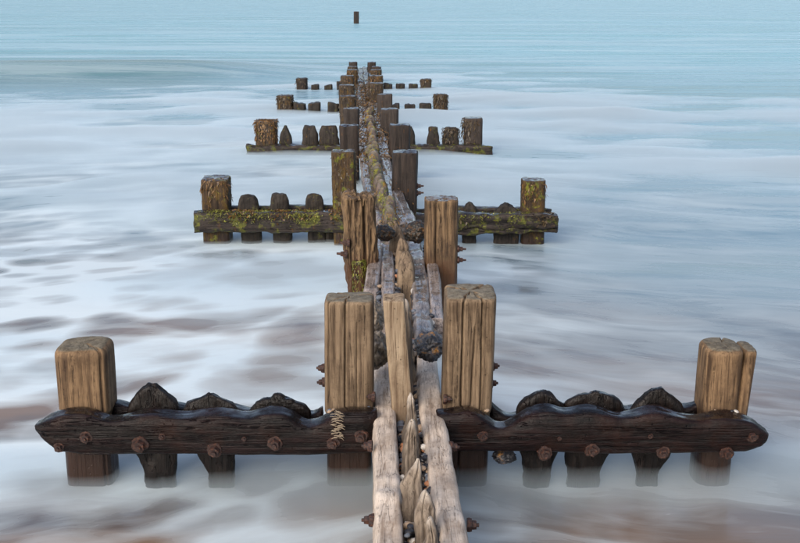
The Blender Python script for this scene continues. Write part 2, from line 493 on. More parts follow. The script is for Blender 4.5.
def bolt(parent, px, py, Y, k=1.0, face='front', variant=None, long=False):
    X, z = S(px, py, Y)
    o = link('bolt', BOLTS[variant if variant is not None else (random.randrange(3, 5) if long else random.randrange(3))], parent, (X, Y, z))
    k *= 0.8
    o.scale = (k, k, k)
    rz = {'front': 0, 'left': -math.pi / 2, 'right': math.pi / 2}[face]
    o.rotation_euler = (random.uniform(-0.1, 0.1), random.uniform(0, 3), rz + random.uniform(-0.1, 0.1))
    return o

# ------------------------------------------------------------------ seaweed
def weed(parent, X, Y, z, rx, ry, n, hang, mat='weed_orange', blade=0.05, seed=0, name='seaweed', out=0.02):
    rnd = random.Random(seed)
    V, Fc = [], []
    for i in range(n):
        a = rnd.uniform(0, 2 * math.pi)
        if rnd.random() < 0.35:
            r = rnd.uniform(0.2, 1.0); hz = 0.0
        else:
            r = 1.0; hz = -hang * rnd.random() ** 1.5
        sx, sy = max(-1, min(1, math.cos(a) * 1.35)), max(-1, min(1, math.sin(a) * 1.35))
        x, y = X + rx * sx * r, Y + ry * sy * r
        p = Vector((x, y, z + hz))
        d = Vector((math.cos(a) * out * 12, math.sin(a) * out * 12, rnd.uniform(-0.6, 0.5) if hz == 0 else rnd.uniform(-1.0, 0.15))) + Vector((rnd.uniform(-1, 1), rnd.uniform(-1, 1), rnd.uniform(-1, 1))) * 0.45
        d = d.normalized() * (0.55 if hz == 0 else 1.0)
        side = Vector((-math.sin(a), math.cos(a), rnd.uniform(-0.5, 0.5))).normalized()
        L = blade * rnd.uniform(0.35, 1.2) * 0.8; wd = L * rnd.uniform(0.12, 0.3)
        b = len(V)
        for k in range(4):
            q = p + d * (L * k / 3) + Vector((0, 0, -L * 0.5 * (k / 3) ** 2)) + side * rnd.uniform(-0.15, 0.15) * L
            ww = wd * (0.6, 1, 0.8, 0.2)[k]
            V.append(tuple(q - side * ww)); V.append(tuple(q + side * ww))
            if k: Fc.append((b + 2 * k - 2, b + 2 * k - 1, b + 2 * k + 1, b + 2 * k))
    o = mesh_obj(name, V, Fc, M[mat], parent, (X, Y, z))
    o['kind'] = 'stuff'
    return o

# ================================================================== WATER
def water_z(x, y):
    z = -0.02 * math.exp(-((y - 5.2) / 1.2) ** 2) - 0.10 * math.exp(-((y - 10.9) / 1.6) ** 2)
    z += 0.018 * fbm(Vector((x * 0.35, y * 0.5, 3.3)), 3) * min(1, 30 / max(y, 1))
    # a long low swell rising in the left distance
    if y > 18:
        m = 1 / (1 + math.exp(max(-40, min(40, (x + 4.3) / 0.9))))
        ridge = 33.5 + 0.10 * (x + 8)
        e = (y - ridge) / (1.7 if y < ridge else 5.0)
        z += 0.42 * m * math.exp(-e * e)
        for yy, hh, ww in ((52, 0.12, 5), (70, 0.18, 7), (105, 0.2, 10)):
            z += hh * math.exp(-((y - yy - 2 * noise.noise(Vector((x * 0.04, yy, 0)))) / ww) ** 2)
    return z

def build_water():
    ys = np.concatenate([np.arange(-4, 2, 0.5), np.arange(2, 14, 0.1), np.arange(14, 30, 0.22), np.arange(30, 42, 0.3), 42 * (1.035 ** np.arange(0, 150))])
    xs = np.sinh(np.linspace(-7.6, 7.6, 230)) * 1.6
    V = [(float(x), float(y), water_z(float(x), float(y))) for y in ys for x in xs]
    nx = len(xs)
    Fc = [(j * nx + i, j * nx + i + 1, (j + 1) * nx + i + 1, (j + 1) * nx + i) for j in range(len(ys) - 1) for i in range(nx - 1)]
    m, nt, b, out = new_mat('milky sea water')
    g = N(nt)
    geo = g.n('ShaderNodeNewGeometry')
    P = geo.outputs['Position']
    sep = g.n('ShaderNodeSeparateXYZ'); g.l(P, sep.inputs[0])
    X, Y = sep.outputs['X'], sep.outputs['Y']
    warp = g.n('ShaderNodeTexNoise'); warp.inputs['Scale'].default_value = 0.9; warp.inputs['Detail'].default_value = 3
    # streaks trail shorewards on both sides of the groyne
    shear = g.n('ShaderNodeCombineXYZ')
    g.l(X, shear.inputs[0]); g.l(g.math('ADD', Y, g.math('MULTIPLY', g.math('ABSOLUTE', X), 0.30)), shear.inputs[1])
    PS = shear.outputs[0]
    g.l(PS, warp.inputs['Vector'])
    wv = g.n('ShaderNodeVectorMath', operation='MULTIPLY_ADD')
    g.l(warp.outputs['Color'], wv.inputs[0]); wv.inputs[1].default_value = (0.75, 0.6, 0); g.l(PS, wv.inputs[2])
    W = wv.outputs[0]
    big = g.noise(g.mapping(P, (0.12, 0.30, 0.0)), 1.0, 4)
    right = g.maprange(X, -1.0, 9.0)
    yw = g.math('ADD', Y, g.math('MULTIPLY', g.math('SUBTRACT', big, 0.5), 16.0))
    yw = g.math('ADD', yw, g.math('MULTIPLY', right, 9.0))
    # water colours: sandy close in, grey blue further, teal offshore
    near_sand = g.noise(g.mapping(P, (0.5, 0.9, 0.0), (4, 8, 0)), 1.0, 4, 0.6, 0.5)
    sand = g.mix(g.ramp(near_sand, [(0.4, 0.0), (0.62, 1.0)]), (0.235, 0.16, 0.115), (0.125, 0.115, 0.115))
    base = g.mix(g.maprange(yw, 5.0, 13.0), sand, (0.125, 0.19, 0.24))
    base = g.mix(g.maprange(yw, 9, 24), base, (0.13, 0.28, 0.36))
    base = g.mix(g.maprange(yw, 24, 55), base, (0.14, 0.40, 0.49))
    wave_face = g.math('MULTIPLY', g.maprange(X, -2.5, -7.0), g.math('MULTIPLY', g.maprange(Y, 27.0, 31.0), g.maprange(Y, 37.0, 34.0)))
    base = g.mix(g.math('MULTIPLY', wave_face, 0.8), base, (0.10, 0.20, 0.20))  # darker shade of the swell's near face painted into the water colour
    # foam network: pale seams round darker pools
    vo = g.n('ShaderNodeTexVoronoi', feature='SMOOTH_F1'); vo.inputs['Scale'].default_value = 1.0; vo.inputs['Smoothness'].default_value = 0.30
    g.l(g.mapping(W, (1.35, 1.75, 0.0)), vo.inputs['Vector'])
    net = g.ramp(vo.outputs['Distance'], [(0.26, 0.0), (0.42, 0.35), (0.58, 1.0)])
    vo2 = g.n('ShaderNodeTexVoronoi', feature='SMOOTH_F1'); vo2.inputs['Scale'].default_value = 1.0; vo2.inputs['Smoothness'].default_value = 0.35
    g.l(g.mapping(W, (2.6, 3.3, 0.0)), vo2.inputs['Vector'])
    net2 = g.ramp(vo2.outputs['Distance'], [(0.25, 0.0), (0.60, 1.0)])
    soft = g.ramp(g.noise(g.mapping(W, (0.42, 1.0, 0.0)), 1.0, 5, 0.55, 0.9), [(0.38, 0.0), (0.60, 1.0)])
    wisp = g.ramp(g.noise(g.mapping(W, (0.45, 2.4, 0.0)), 1.0, 6, 0.62, 1.4), [(0.38, 0.0), (0.62, 1.0)])
    netw = g.math('MULTIPLY', g.maprange(X, -0.5, 2.5, 1.0, 0.25), g.maprange(Y, 14.0, 9.0, 0.3, 1.0))
    netm = g.math('ADD', g.math('MULTIPLY', net, 0.60), g.math('MULTIPLY', net2, 0.42))
    foam = g.math('ADD', g.math('MULTIPLY', g.math('MULTIPLY', netm, netw), 0.85), g.math('MULTIPLY', soft, 0.30))
    foam = g.math('ADD', foam, g.math('MULTIPLY', wisp, g.maprange(X, -2.0, 2.5, 0.22, 0.34)))
    nearleft = g.math('MULTIPLY', g.maprange(X, 1.5, -0.5), g.maprange(Y, 13.0, 9.0))
    foam = g.math('ADD', foam, g.math('MULTIPLY', nearleft, g.math('SUBTRACT', g.math('MULTIPLY', netm, 0.35), 0.28)))
    foam = g.math('MULTIPLY', foam, g.maprange(X, -3.0, 3.5, 1.0, 0.66))
    foam = g.math('SUBTRACT', foam, g.maprange(Y, 6.4, 3.8, 0.06, 0.32))
    foam = g.math('ADD', foam, g.maprange(Y, 9.0, 18.0, -0.06, 0.22))
    foam = g.math('SUBTRACT', foam, g.maprange(yw, 19.0, 44.0, 0.0, 1.5, False))
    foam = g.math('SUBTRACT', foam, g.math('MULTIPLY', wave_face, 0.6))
    foam = g.math('MAXIMUM', foam, 0.0)
    foam = g.math('MINIMUM', foam, 0.96)
    # offshore streaks
    st = g.noise(g.mapping(P, (0.045, 0.42, 0.0)), 1.0, 7, 0.66, 0.5)
    st2 = g.noise(g.mapping(P, (0.22, 1.6, 0.0)), 1.0, 6, 0.7, 0.6)
    st = g.math('ADD', g.math('MULTIPLY', st, 0.6), g.math('MULTIPLY', st2, 0.4))
    stf = g.math('MULTIPLY', g.ramp(st, [(0.44, 0.0), (0.57, 1.0)]), g.maprange(Y, 22.0, 40.0, 0.0, 0.50))
    foam = g.math('MAXIMUM', foam, stf)
    col = g.mix(foam, base, (0.68, 0.77, 0.81))
    g.l(col, b.inputs['Base Color'])
    g.l(g.mix(foam, 0.16, 0.75), b.inputs['Roughness'])
    b.inputs['IOR'].default_value = 1.33
    b.inputs['Specular IOR Level'].default_value = 0.5
    h1 = g.noise(g.mapping(P, (0.6, 3.0, 0.0)), 1.0, 5, 0.6, 0.3)
    h2 = g.noise(g.mapping(P, (0.10, 0.9, 0.0)), 1.0, 6, 0.65, 0.3)
    bp = g.n('ShaderNodeBump'); bp.inputs['Strength'].default_value = 0.35; bp.inputs['Distance'].default_value = 0.25
    hh = g.mix(g.maprange(Y, 15, 40), g.math('MULTIPLY', h1, 0.10), g.math('MULTIPLY', h2, 1.6))
    g.l(hh, bp.inputs['Height'])
    g.l(bp.outputs[0], b.inputs['Normal'])
    o = mesh_obj('sea_water', V, Fc, m, None, (0, 0, 0))
    tag(o, 'milky grey blue sea water with blurred white foam', kind='structure')
build_water()

def build_mist():
    m = bpy.data.materials.new('sea mist'); m.use_nodes = True
    nt = m.node_tree; nt.nodes.clear()
    out = nt.nodes.new('ShaderNodeOutputMaterial')
    v = nt.nodes.new('ShaderNodeVolumePrincipled')
    v.inputs['Color'].default_value = (0.80, 0.92, 1.0, 1)
    v.inputs['Density'].default_value = 4.0
    v.inputs['Anisotropy'].default_value = 0.0
    nt.links.new(v.outputs[0], out.inputs['Volume'])
    xs = np.sinh(np.linspace(-3.6, 3.6, 150)) * 3.0
    ys = np.concatenate([np.linspace(3.2, 14, 90), np.linspace(14.3, 60, 110)])
    nx, ny = len(xs), len(ys)
    V = []
    for y in ys:
        for x in xs:
            fade = min(1, max(0, (y - 3.2) / 1.2)) * (55 - abs(x)) / 55
            edge = 36 + 9 * noise.noise(Vector((x * 0.07, 0.3, 1))) - 10 * max(0, min(1, (x - 3) / 12)) - (6 if x < -6 else x * -1.0 if x < 0 else 0)
            fade *= max(0, min(1, (edge - y) / 18 + 0.4)) ** 1.3
            n1 = fbm(Vector((x * 0.38, y * 0.7, 7.7)), 2); n2 = fbm(Vector((x * 0.2, y * 0.3, 2.7)), 3)
            far_ = min(1, max(0, (y - 6) / 9))
            hgt = (0.045 + 0.040 * far_) * (0.02 + 0.60 * far_ + 1.5 * n1 + 0.9 * n2)
            g_ = math.exp(-((y - 16.3) / 1.2) ** 2) * math.exp(-(x / 3) ** 2) + 0.45 * math.exp(-((y - 22.3) / 1) ** 2)
            hgt += 0.025 * g_ + 0.035 * math.exp(-((y - 5.1) / 0.25) ** 2)
            hgt = max(hgt - (0.02 if x > 1 and y < 14 else 0), -0.02) + 0.085 * math.exp(-((y - 5.15) / 0.34) ** 2)
            V.append((float(x), float(y), water_z(float(x), float(y)) - 0.03 + (hgt + 0.03) * fade))
    nt_ = len(V)
    V += [(a[0], a[1], -0.6) for a in V]
    Fc = []
    for j in range(ny - 1):
        for i in range(nx - 1):
            a = j * nx + i
            Fc.append((a, a + 1, a + nx + 1, a + nx))
            Fc.append((a + nt_, a + nx + nt_, a + nx + 1 + nt_, a + 1 + nt_))
    for j in range(ny - 1):
        for i, sgn in ((0, 1), (nx - 1, -1)):
            a, b_ = j * nx + i, (j + 1) * nx + i
            Fc.append((a, b_, b_ + nt_, a + nt_) if sgn > 0 else (b_, a, a + nt_, b_ + nt_))
    for i in range(nx - 1):
        for j, sgn in ((0, 1), (ny - 1, -1)):
            a, b_ = j * nx + i, j * nx + i + 1
            Fc.append((b_, a, a + nt_, b_ + nt_) if sgn > 0 else (a, b_, b_ + nt_, a + nt_))
    o = mesh_obj('sea_mist', V, Fc, m, None, (0, 24, -0.6), smooth=True)
    tag(o, 'low white mist of blurred surf lying on the water', 'mist', kind='stuff')
build_mist()

# ================================================================== SPINE
R1, BAY = 5.06, 5.79
def rowY(k): return R1 + BAY * (k - 1) * 0.5       # k = pair number 1..11
groyne = empty('timber_groyne', (0.0, R1, 0), 'long timber groyne running out to sea with paired posts and bleached beams', 'groyne')
WP[groyne] = groyne.location.copy()

# -- pair 1, the big dry posts
p = pxpost('post', groyne, 322, 371, 303, 5.0, t=0.23, mat='post_king', N_=170, M_=80, cracks=((-1.72, 0.028, 0.035, 0.55, 1), (2.2, 0.05, 0.03, 0.8, 1), (0.4, 0.05, 0.03, 0.85, 1), (-2.3, 0.03, 0.015, 0.6, 1), (-1.25, 0.03, 0.012, 0.5, 0.93)),
            seed=1, slope=-0.004, chamfer=0.018, notch=(0.36, 0.09), taper=0.02, lean=(0.01, 0), n_exp=7)
tag(p, 'tall square post with grey cracked top')
for q in ((322.5, 368), (323, 382)): bolt(p, *q, 5.08, 0.8, 'left')
p = pxpost('post', groyne, 442, 494, 298, 5.0, t=0.26, mat='post_king', N_=170, M_=80, cracks=((-1.90, 0.03, 0.04, 0.3, 1), (-1.15, 0.026, 0.035, 0.5, 1), (0.9, 0.05, 0.03, 0.85, 1), (2.6, 0.05, 0.03, 0.85, 1), (-1.45, 0.03, 0.018, 0.45, 0.9)),
            seed=2, slope=0.006, chamfer=0.02, notch=(0.37, 0.07), taper=-0.03, lean=(0.02, 0), n_exp=6)
tag(p, 'broad square post with two long splits')
for q in ((493.5, 366), (492, 383)): bolt(p, *q, 5.1, 0.8, 'right')
# -- pair 2
p = pxpost('post', groyne, 347, 378, 198, 7.85, t=0.22, mat='post_rot', N_=120, M_=90, disp=0.05, gs=(13, 13, 1.8), rag=0.0,
            cracks=((-1.35, 0.10, 0.05, 0.1, 1), (-2.2, 0.04, 0.03, 0.2, 1)), seed=3, chamfer=0.02, bend=0.02)
tag(p, 'rotten ragged post with deep furrows and moss')
weed(p, S(359, 280, 7.80)[0], 7.84, S(359, 262, 7.80)[1], 0.045, 0.03, 700, 0.30, 'moss', 0.02, 5, 'moss')
for q in ((348, 243), (345, 254), (357, 262), (356, 276)): bolt(p, *q, 7.86, 1.0, 'left' if q[0] < 350 else 'front', long=True)
p = pxpost('post', groyne, 425.5, 458.5, 201, 7.85, t=0.24, mat='post_rot', N_=90, M_=70, disp=0.008, gs=(16, 16, 1.2),
            cracks=((-1.95, 0.05, 0.03, 0.1, 1), (-1.2, 0.02, 0.015, 0.2, 1)), seed=4, chamfer=0.012, taper=0.02)
tag(p, 'tan square post with furrowed grain and wet top')
for q in ((459, 249), (459, 260)): bolt(p, *q, 7.9, 0.85, 'right', long=True)
# -- pair 3 to 11
LEFT = {3: (332, 355.5, 152.5), 4: (339.6, 358.5, 126), 5: (343.7, 359.2, 109), 6: (340, 355.5, 96.5), 7: (339, 354, 85.5), 8: (341, 353.6, 76), 9: (347, 357, 70), 10: (348, 357.2, 66.8), 11: (349, 357, 62.3)}
RIGHT = {3: (391.3, 416.5, 153), 4: (389, 409.5, 125.5), 5: (380.6, 398, 109.5), 6: (377, 392, 94.5), 7: (368.3, 382.6, 83.5), 8: (368.5, 382, 76), 9: (370, 381, 70), 10: (371.2, 380.6, 66.8), 11: (367.2, 375.5, 62.3)}
LM = {3: 'post_mossy', 4: 'post_dark', 5: 'post_grey', 6: 'post_weedy', 7: 'post_weedy', 8: 'post_weedy', 9: 'post_weedy', 10: 'post_weedy', 11: 'post_dark'}
RM = {3: 'post_dark', 4: 'post_dark', 5: 'post_grey', 6: 'post_grey', 7: 'post_weedy', 8: 'post_weedy', 9: 'post_weedy', 10: 'post_dark', 11: 'post_dark'}
for k in range(3, 12):
    Y = rowY(k) - 0.12
    for side, D, MM in ((0, LEFT, LM), (1, RIGHT, RM)):
        xl, xr, yt = D[k]
        p = pxpost('post', groyne, xl, xr, yt, Y, mat=MM[k], N_=40 if k < 6 else 24, M_=30 if k < 6 else 14, seed=10 + 2 * k + side,
                   disp=0.012 if k < 6 else 0.015, chamfer=0.012, cracks=((-1.7, 0.07, 0.02, 0.3, 1),) if k < 6 else (), caps=3, lean=((-0.02, 0.03)[side] * random.random(), 0))
        X, z = S((xl + xr) / 2, yt, Y)
        wX = (xr - xl) * depth(Y, z) / F / 2
        if k == 3 and side == 0:
            weed(p, X, Y + wX, z, wX * 1.02, wX * 1.02, 900, 0.65, 'weed_brown', 0.03, 31, out=0.004)
        if k == 3 and side == 1:
            for q in ((417.5, 186), (417.5, 193)): bolt(p, *q, Y + 0.1, 1.0, 'right', long=True)
        if MM[k] == 'post_weedy':
            weed(p, X, Y + wX, z - 0.02, wX * 1.05, wX * 1.05, 420, 0.4, 'weed_orange' if k in (8, 9) else 'weed_brown', 0.045, 40 + k * 2 + side)

# -- horizontal beams of the spine
def spine_beam(pts, w, h, mat, seed, disp=0.006, wear=0.012, n_exp=5, M_=90, N_=36, lab=None, tilt=0.0, name='beam', gs=(14, 1.6, 14), cracks=()):
    """pts: (px of centre, py of top) ordered near to far with the top height z each -> beam"""
    P = []
    for (px, py, z) in pts:
        Y = YZ(py, z)
        X, _ = S(px, py, Y)
        P.append((X, Y, z))
    P = np.array(P)
    t = np.concatenate([[0], np.cumsum(np.diff(P[:, 1]))]); t /= t[-1]
    def f(s, u, v):
        x = np.interp(s, t, P[:, 0]); y = np.interp(s, t, P[:, 1]); z = np.interp(s, t, P[:, 2])
        ww = w * (1 + 0.05 * noise.noise(Vector((y * 2.1, seed, 0))))
        dz = wear * fbm(Vector((y * 3.1, seed * 2.2, 0)), 3) if v > 0 else 0
        return (x + u * ww / 2, y, z + (v - 1) * h / 2 + dz * max(0, v) + tilt * u)
    V, Fc = loft(f, M_, N_, n_exp, 4, (0.003, 0.003), disp, gs, seed, cracks)
    b = mesh_obj(name, V, Fc, M[mat], groyne)
    if lab: tag(b, lab)
    return b

# foreground pair, pale and bleached
fl = spine_beam([(390.5, 600, 0.38), (389.6, 543, 0.38), (386.5, 470, 0.385), (384.8, 415, 0.385), (384.0, 385, 0.385), (383, 350, 0.38)], 0.113, 0.20, 'pale_y', 21, disp=0.007, wear=0.02, lab='pale bleached beam on the left of the worn planks', M_=160, N_=48)
fr = spine_beam([(466, 600, 0.38), (455.5, 543, 0.38), (442.5, 470, 0.385), (432.5, 415, 0.385), (428.8, 385, 0.385), (426.5, 350, 0.38)], 0.116, 0.20, 'pale_y', 22, disp=0.008, wear=0.022, lab='pale bleached beam on the right of the worn planks', M_=160, N_=48)
for (px, py, Y, fc) in ((369, 446, 4.55, 'left'), (370, 520, 3.95, 'left')): bolt(fl, px, py, Y, 0.9, fc, variant=1)
for (px, py, Y, fc) in ((452, 447, 4.6, 'right'), (470.5, 525, 3.95, 'right')): bolt(fr, px, py, Y, 0.9, fc, variant=2)
bolt(fl, 372.5, 397, 4.99, 0.8, 'left', variant=0)
bolt(fr, 446, 399, 4.99, 0.8, 'right', variant=0)
# second bay: two boards each side
spine_beam([(367.5, 304, 0.33), (371, 290, 0.40), (374.5, 262, 0.42), (377, 240, 0.42), (378, 226, 0.42)], 0.105, 0.13, 'board_y', 23, wear=0.02, lab='outer left board with a broken rusty end')
spine_beam([(388, 318, 0.36), (388.5, 290, 0.40), (387.8, 262, 0.42), (385, 240, 0.41)], 0.10, 0.13, 'board_y', 24, wear=0.02)
spine_beam([(424.5, 350, 0.39), (423.5, 325, 0.41), (421.5, 300, 0.42), (419, 275, 0.42), (416, 250, 0.41), (413, 236, 0.40)], 0.115, 0.14, 'board_wet', 25, wear=0.035, disp=0.012)
spine_beam([(437, 318, 0.38), (436, 300, 0.41), (434, 275, 0.42), (431, 250, 0.42), (429.5, 238, 0.42)], 0.09, 0.14, 'board_y', 26, wear=0.015)
# third bay
spine_beam([(414, 226, 0.46), (404, 205, 0.46), (397, 190, 0.45), (390, 172, 0.43), (384, 156, 0.42)], 0.10, 0.12, 'board_wet', 27, wear=0.02, disp=0.01)
spine_beam([(404, 223, 0.44), (397, 206, 0.44), (389, 187, 0.43), (385, 170, 0.42)], 0.075, 0.12, 'board_wet', 28, wear=0.02, disp=0.01)
spine_beam([(384, 222, 0.40), (376, 205, 0.40), (369, 185, 0.40), (366, 165, 0.40), (364.5, 150, 0.39)], 0.12, 0.12, 'board_weedy', 29, wear=0.03, disp=0.012)
# fourth to sixth bay
spine_beam([(364.5, 149, 0.40), (364, 130, 0.36), (363.5, 118, 0.33), (362.5, 106, 0.30)], 0.15, 0.12, 'board_weedy', 30, wear=0.04, disp=0.015)
spine_beam([(384, 155, 0.41), (381, 140, 0.38), (377.5, 125, 0.34), (374.5, 112, 0.30), (372.5, 102, 0.28)], 0.16, 0.12, 'board_weedy', 31, wear=0.04, disp=0.015)
spine_beam([(362, 104, 0.27), (360.8, 92, 0.22), (360.5, 82, 0.18), (361, 73, 0.12), (361.5, 68, 0.05)], 0.20, 0.2, 'post_weedy', 32, wear=0.05, disp=0.03)
spine_beam([(372, 101, 0.27), (369, 90, 0.22), (366.5, 80, 0.18), (365.5, 72, 0.10), (365, 67, 0.02)], 0.18, 0.2, 'post_weedy', 33, wear=0.05, disp=0.03)

# -- worn upright planks between the beams
def tooth(X, Y, ztop, wx, wy, mat, seed, tip=0.35, zlow=0.02, leany=0.0, leanx=0.0, N_=28, M_=26, parent=None, rag=0.0, p=1.6, disp=0.006, sharp=0.45, hump=0.24, point=False, shoulder=0.0):
    """upright plank whose sea-worn top narrows to a rounded tip; wx across, wy along the groyne"""
    L = ztop - zlow
    s_lin = 1 - (1 - np.linspace(0, 1, M_)) ** 1.7
    def f(s, u, v):
        z = zlow + L * s
        q = max(0.0, (z - (ztop - hump)) / hump)
        kx = math.sqrt(max(0.0, 1 - q ** 2.6 * 0.985)) * (1 - 0.25 * q) if not point else (1 - q) ** 0.8 * 0.80 + 0.20 * math.sqrt(max(0, 1 - q ** 4 * 0.97))
        ky = math.sqrt(max(0.0, 1 - q ** p * 0.985)) * (1 - sharp * q) if p else 1
        x = X + u * wx / 2 * kx + leanx * q * hump
        if point: x += shoulder * wx * math.exp(-((q - 0.62) / 0.22) ** 2) * (0.5 - 0.5 * u)
        x += 0.006 * noise.noise(Vector((z * 14, seed, u)))
        y = Y + v * wy / 2 * ky + leany * q * hump
        return (x, y, z)
    V, Fc = loft(f, 0, N_, 3.2, 3, (0, 0.002), disp, (9, 9, 4), seed, cracks=((-1.3, 0.10, 0.012, 0.3, 1),) if seed % 2 else ((-1.9, 0.08, 0.010, 0.4, 1), (-1.0, 0.06, 0.008, 0.2, 0.9)), s_lin=s_lin)
    return mesh_obj('plank', V, Fc, M[mat], parent or groyne)

def ptooth(px, py, ztop, wx, wy, mat, seed, **kw):
    Y = YZ(py, ztop)
    X, _ = S(px, py, Y)
    hp = kw.get('hump', 0.24)
    X -= kw.get('leanx', 0) * hp; Y -= kw.get('leany', 0) * hp
    return tooth(X, Y, ztop, wx, wy, mat, seed, **kw)

fore_old = [(436, 552, 0.50), (429.5, 518, 0.50), (424.5, 492, 0.51), (419, 459, 0.53), (413, 421, 0.55), (410.5, 393, 0.56)]
fore = [(436, 550, 0.52), (430, 517, 0.52), (425, 491, 0.53), (418.5, 459, 0.56), (412.5, 421, 0.57), (410.5, 393, 0.58)]
for i, (px, py, zt) in enumerate(fore):
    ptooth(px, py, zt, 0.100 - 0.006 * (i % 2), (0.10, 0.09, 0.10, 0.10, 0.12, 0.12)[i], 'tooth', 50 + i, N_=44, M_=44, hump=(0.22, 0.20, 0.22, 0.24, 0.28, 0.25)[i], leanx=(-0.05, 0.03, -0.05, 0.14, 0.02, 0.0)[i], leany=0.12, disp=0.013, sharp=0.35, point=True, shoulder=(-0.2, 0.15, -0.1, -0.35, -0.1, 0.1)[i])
# tall plank standing proud
Y = 5.0
X, z = S(393, 300, Y)
tall = vpost('plank', groyne, X + 0.002, Y + 0.05, 0.100, 0.095, z, 0.0, 'tall', lean=(-0.075, 0.0), N_=64, M_=60, n_exp=9, disp=0.004, seed=61, chamfer=0.006, cracks=((-1.9, 0.02, 0.006, 0.5, 1),), slope=0.008)
tall.location.x += 0.070
tag(tall, 'tall yellowish plank standing proud of the others')
# neighbours of the tall plank
tooth(S(408, 330, 5.15)[0], 5.13, 0.80, 0.055, 0.10, 'tooth', 62, hump=0.35, leanx=-0.12, leany=0.15, N_=36, M_=36)
tooth(S(404.5, 295, 5.35)[0], 5.33, 0.84, 0.085, 0.14, 'tooth', 63, hump=0.25, N_=36, M_=36)
mid = [(408, 352, 0.50), (407, 333, 0.50), (406.5, 318, 0.50), (405.5, 303, 0.52)]
for i, (px, py, zt) in enumerate(mid):
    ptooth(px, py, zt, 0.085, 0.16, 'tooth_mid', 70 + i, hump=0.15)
for i, (px, py, zt, hm, wx) in enumerate([(406, 252, 0.60, 0.14, 0.13), (402.5, 238, 0.60, 0.14, 0.12), (397.5, 226, 0.58, 0.14, 0.125), (392, 214, 0.56, 0.12, 0.12)]):
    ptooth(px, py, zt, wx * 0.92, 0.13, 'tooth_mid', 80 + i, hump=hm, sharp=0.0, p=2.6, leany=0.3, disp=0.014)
ty = [225, 215, 205, 190, 175, 160, 145, 130, 115, 104, 95]
tx = [394, 391, 388, 381, 376.5, 373.5, 372, 371.3, 370, 368.5, 367]
Yc = 9.0
i = 0
while Yc < 19.5:
    zt = float(np.interp(Yc, [9, 12, 17, 20], [0.54, 0.51, 0.42, 0.34])) + random.uniform(-0.02, 0.02)
    # row on which this height and distance shows
    d = depth(Yc, zt)
    py = 271.5 + F * ((H - zt) * CP - Yc * SP) / d
    px = float(np.interp(py, ty[::-1], tx[::-1])) + random.uniform(-0.6, 0.6)
    X, _ = S(px, py, Yc)
    X += random.uniform(-0.03, 0.03)
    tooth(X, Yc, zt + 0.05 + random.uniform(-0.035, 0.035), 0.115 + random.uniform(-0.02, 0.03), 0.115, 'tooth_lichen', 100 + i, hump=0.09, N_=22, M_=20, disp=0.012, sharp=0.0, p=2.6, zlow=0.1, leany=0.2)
    Yc += random.uniform(0.26, 0.36)
    i += 1

# ================================================================== ARMS
def profile(pts, Y):
    """photo outline points on the plane at distance Y -> interpolators x -> z"""
    A = np.array([S(px, py, Y) for px, py in pts])
    A = A[np.argsort(A[:, 0])]
    return A[:, 0], A[:, 1]

def whaler(arm, Yf, D, top, bot, x0, x1, lobes, mat, seed, M_=220, N_=40, disp=0.006, back_drop=0.0, label=None, n_exp=4.5, gs=(2.2, 16, 16)):
    tX, tZ = profile(top, Yf); bX, bZ = profile(bot, Yf)
    L = [(S(px, 410, Yf)[0], hw, hh) for (px, hw, hh) in lobes]
    def sm(x, A, B):      # smoothed outline
        return sum(np.interp(x + o, A, B) for o in (-0.03, -0.015, 0, 0.015, 0.03)) / 5
    def f(s, u, v):
        x = x0 + (x1 - x0) * s
        zt, zb = sm(x, tX, tZ), np.interp(x, bX, bZ)
        back = (v + 1) / 2
        lift = sum(hh * math.exp(-((x - lx) / hw) ** 2) for lx, hw, hh in L)
        zt2 = zt + back * lift - back * back_drop
        # ends close to a blunt point
        e = min(1, (1 - abs(2 * s - 1)) * (x1 - x0) / 0.12)
        y = Yf + D * (0.5 + 0.5 * v * (0.55 + 0.45 * math.sqrt(e)))
        return (x, y, zb + (zt2 - zb) * (u + 1) / 2)
    V, Fc = loft(f, M_, N_, n_exp, 3, (0.0, 0.0), disp, gs, seed)
    o = mesh_obj('beam', V, Fc, M[mat], arm)
    if label: tag(o, label)
    return o

# ---- first row, left
Yf = 4.86
armL = empty('groyne_arm', (-1.0, 5.0, 0), 'dark polished side arm nearest the camera on the left, pointed end past its brown post', 'groyne arm', 'side arms of the groyne')
WP[armL] = armL.location.copy()
topL = [(32.6, 429), (38, 425), (50, 419.5), (66, 416), (83, 415.5), (99.6, 422), (109.6, 424), (129.5, 419.5), (146, 417), (169, 419), (186, 420), (203, 417), (223, 417), (246, 421), (262, 417), (286, 418), (302.7, 428), (316, 427), (329, 419.5), (342.5, 415.5), (374, 414.5)]
botL = [(32.6, 432), (45, 444), (56.5, 453.7), (86, 456.6), (219, 457), (300, 456.5), (374, 454)]
x0, x1 = S(33, 430, Yf)[0], S(376, 430, Yf)[0]
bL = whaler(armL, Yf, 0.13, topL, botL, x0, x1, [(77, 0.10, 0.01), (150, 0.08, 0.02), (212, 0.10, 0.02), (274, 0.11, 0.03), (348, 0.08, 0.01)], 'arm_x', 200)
tag(bL, 'dark purplish beam with wavy top and rusty bolts')
for (px, py, k) in ((59, 447, 0.95), (86, 437, 1.1), (140, 444, 1.45), (162, 437, 0.6), (215, 450, 1.35), (244.5, 438, 0.65), (275, 443, 1.3), (333, 443, 1.1), (361, 436, 1.2)):
    bolt(bL, px, py, Yf + 0.004, k)
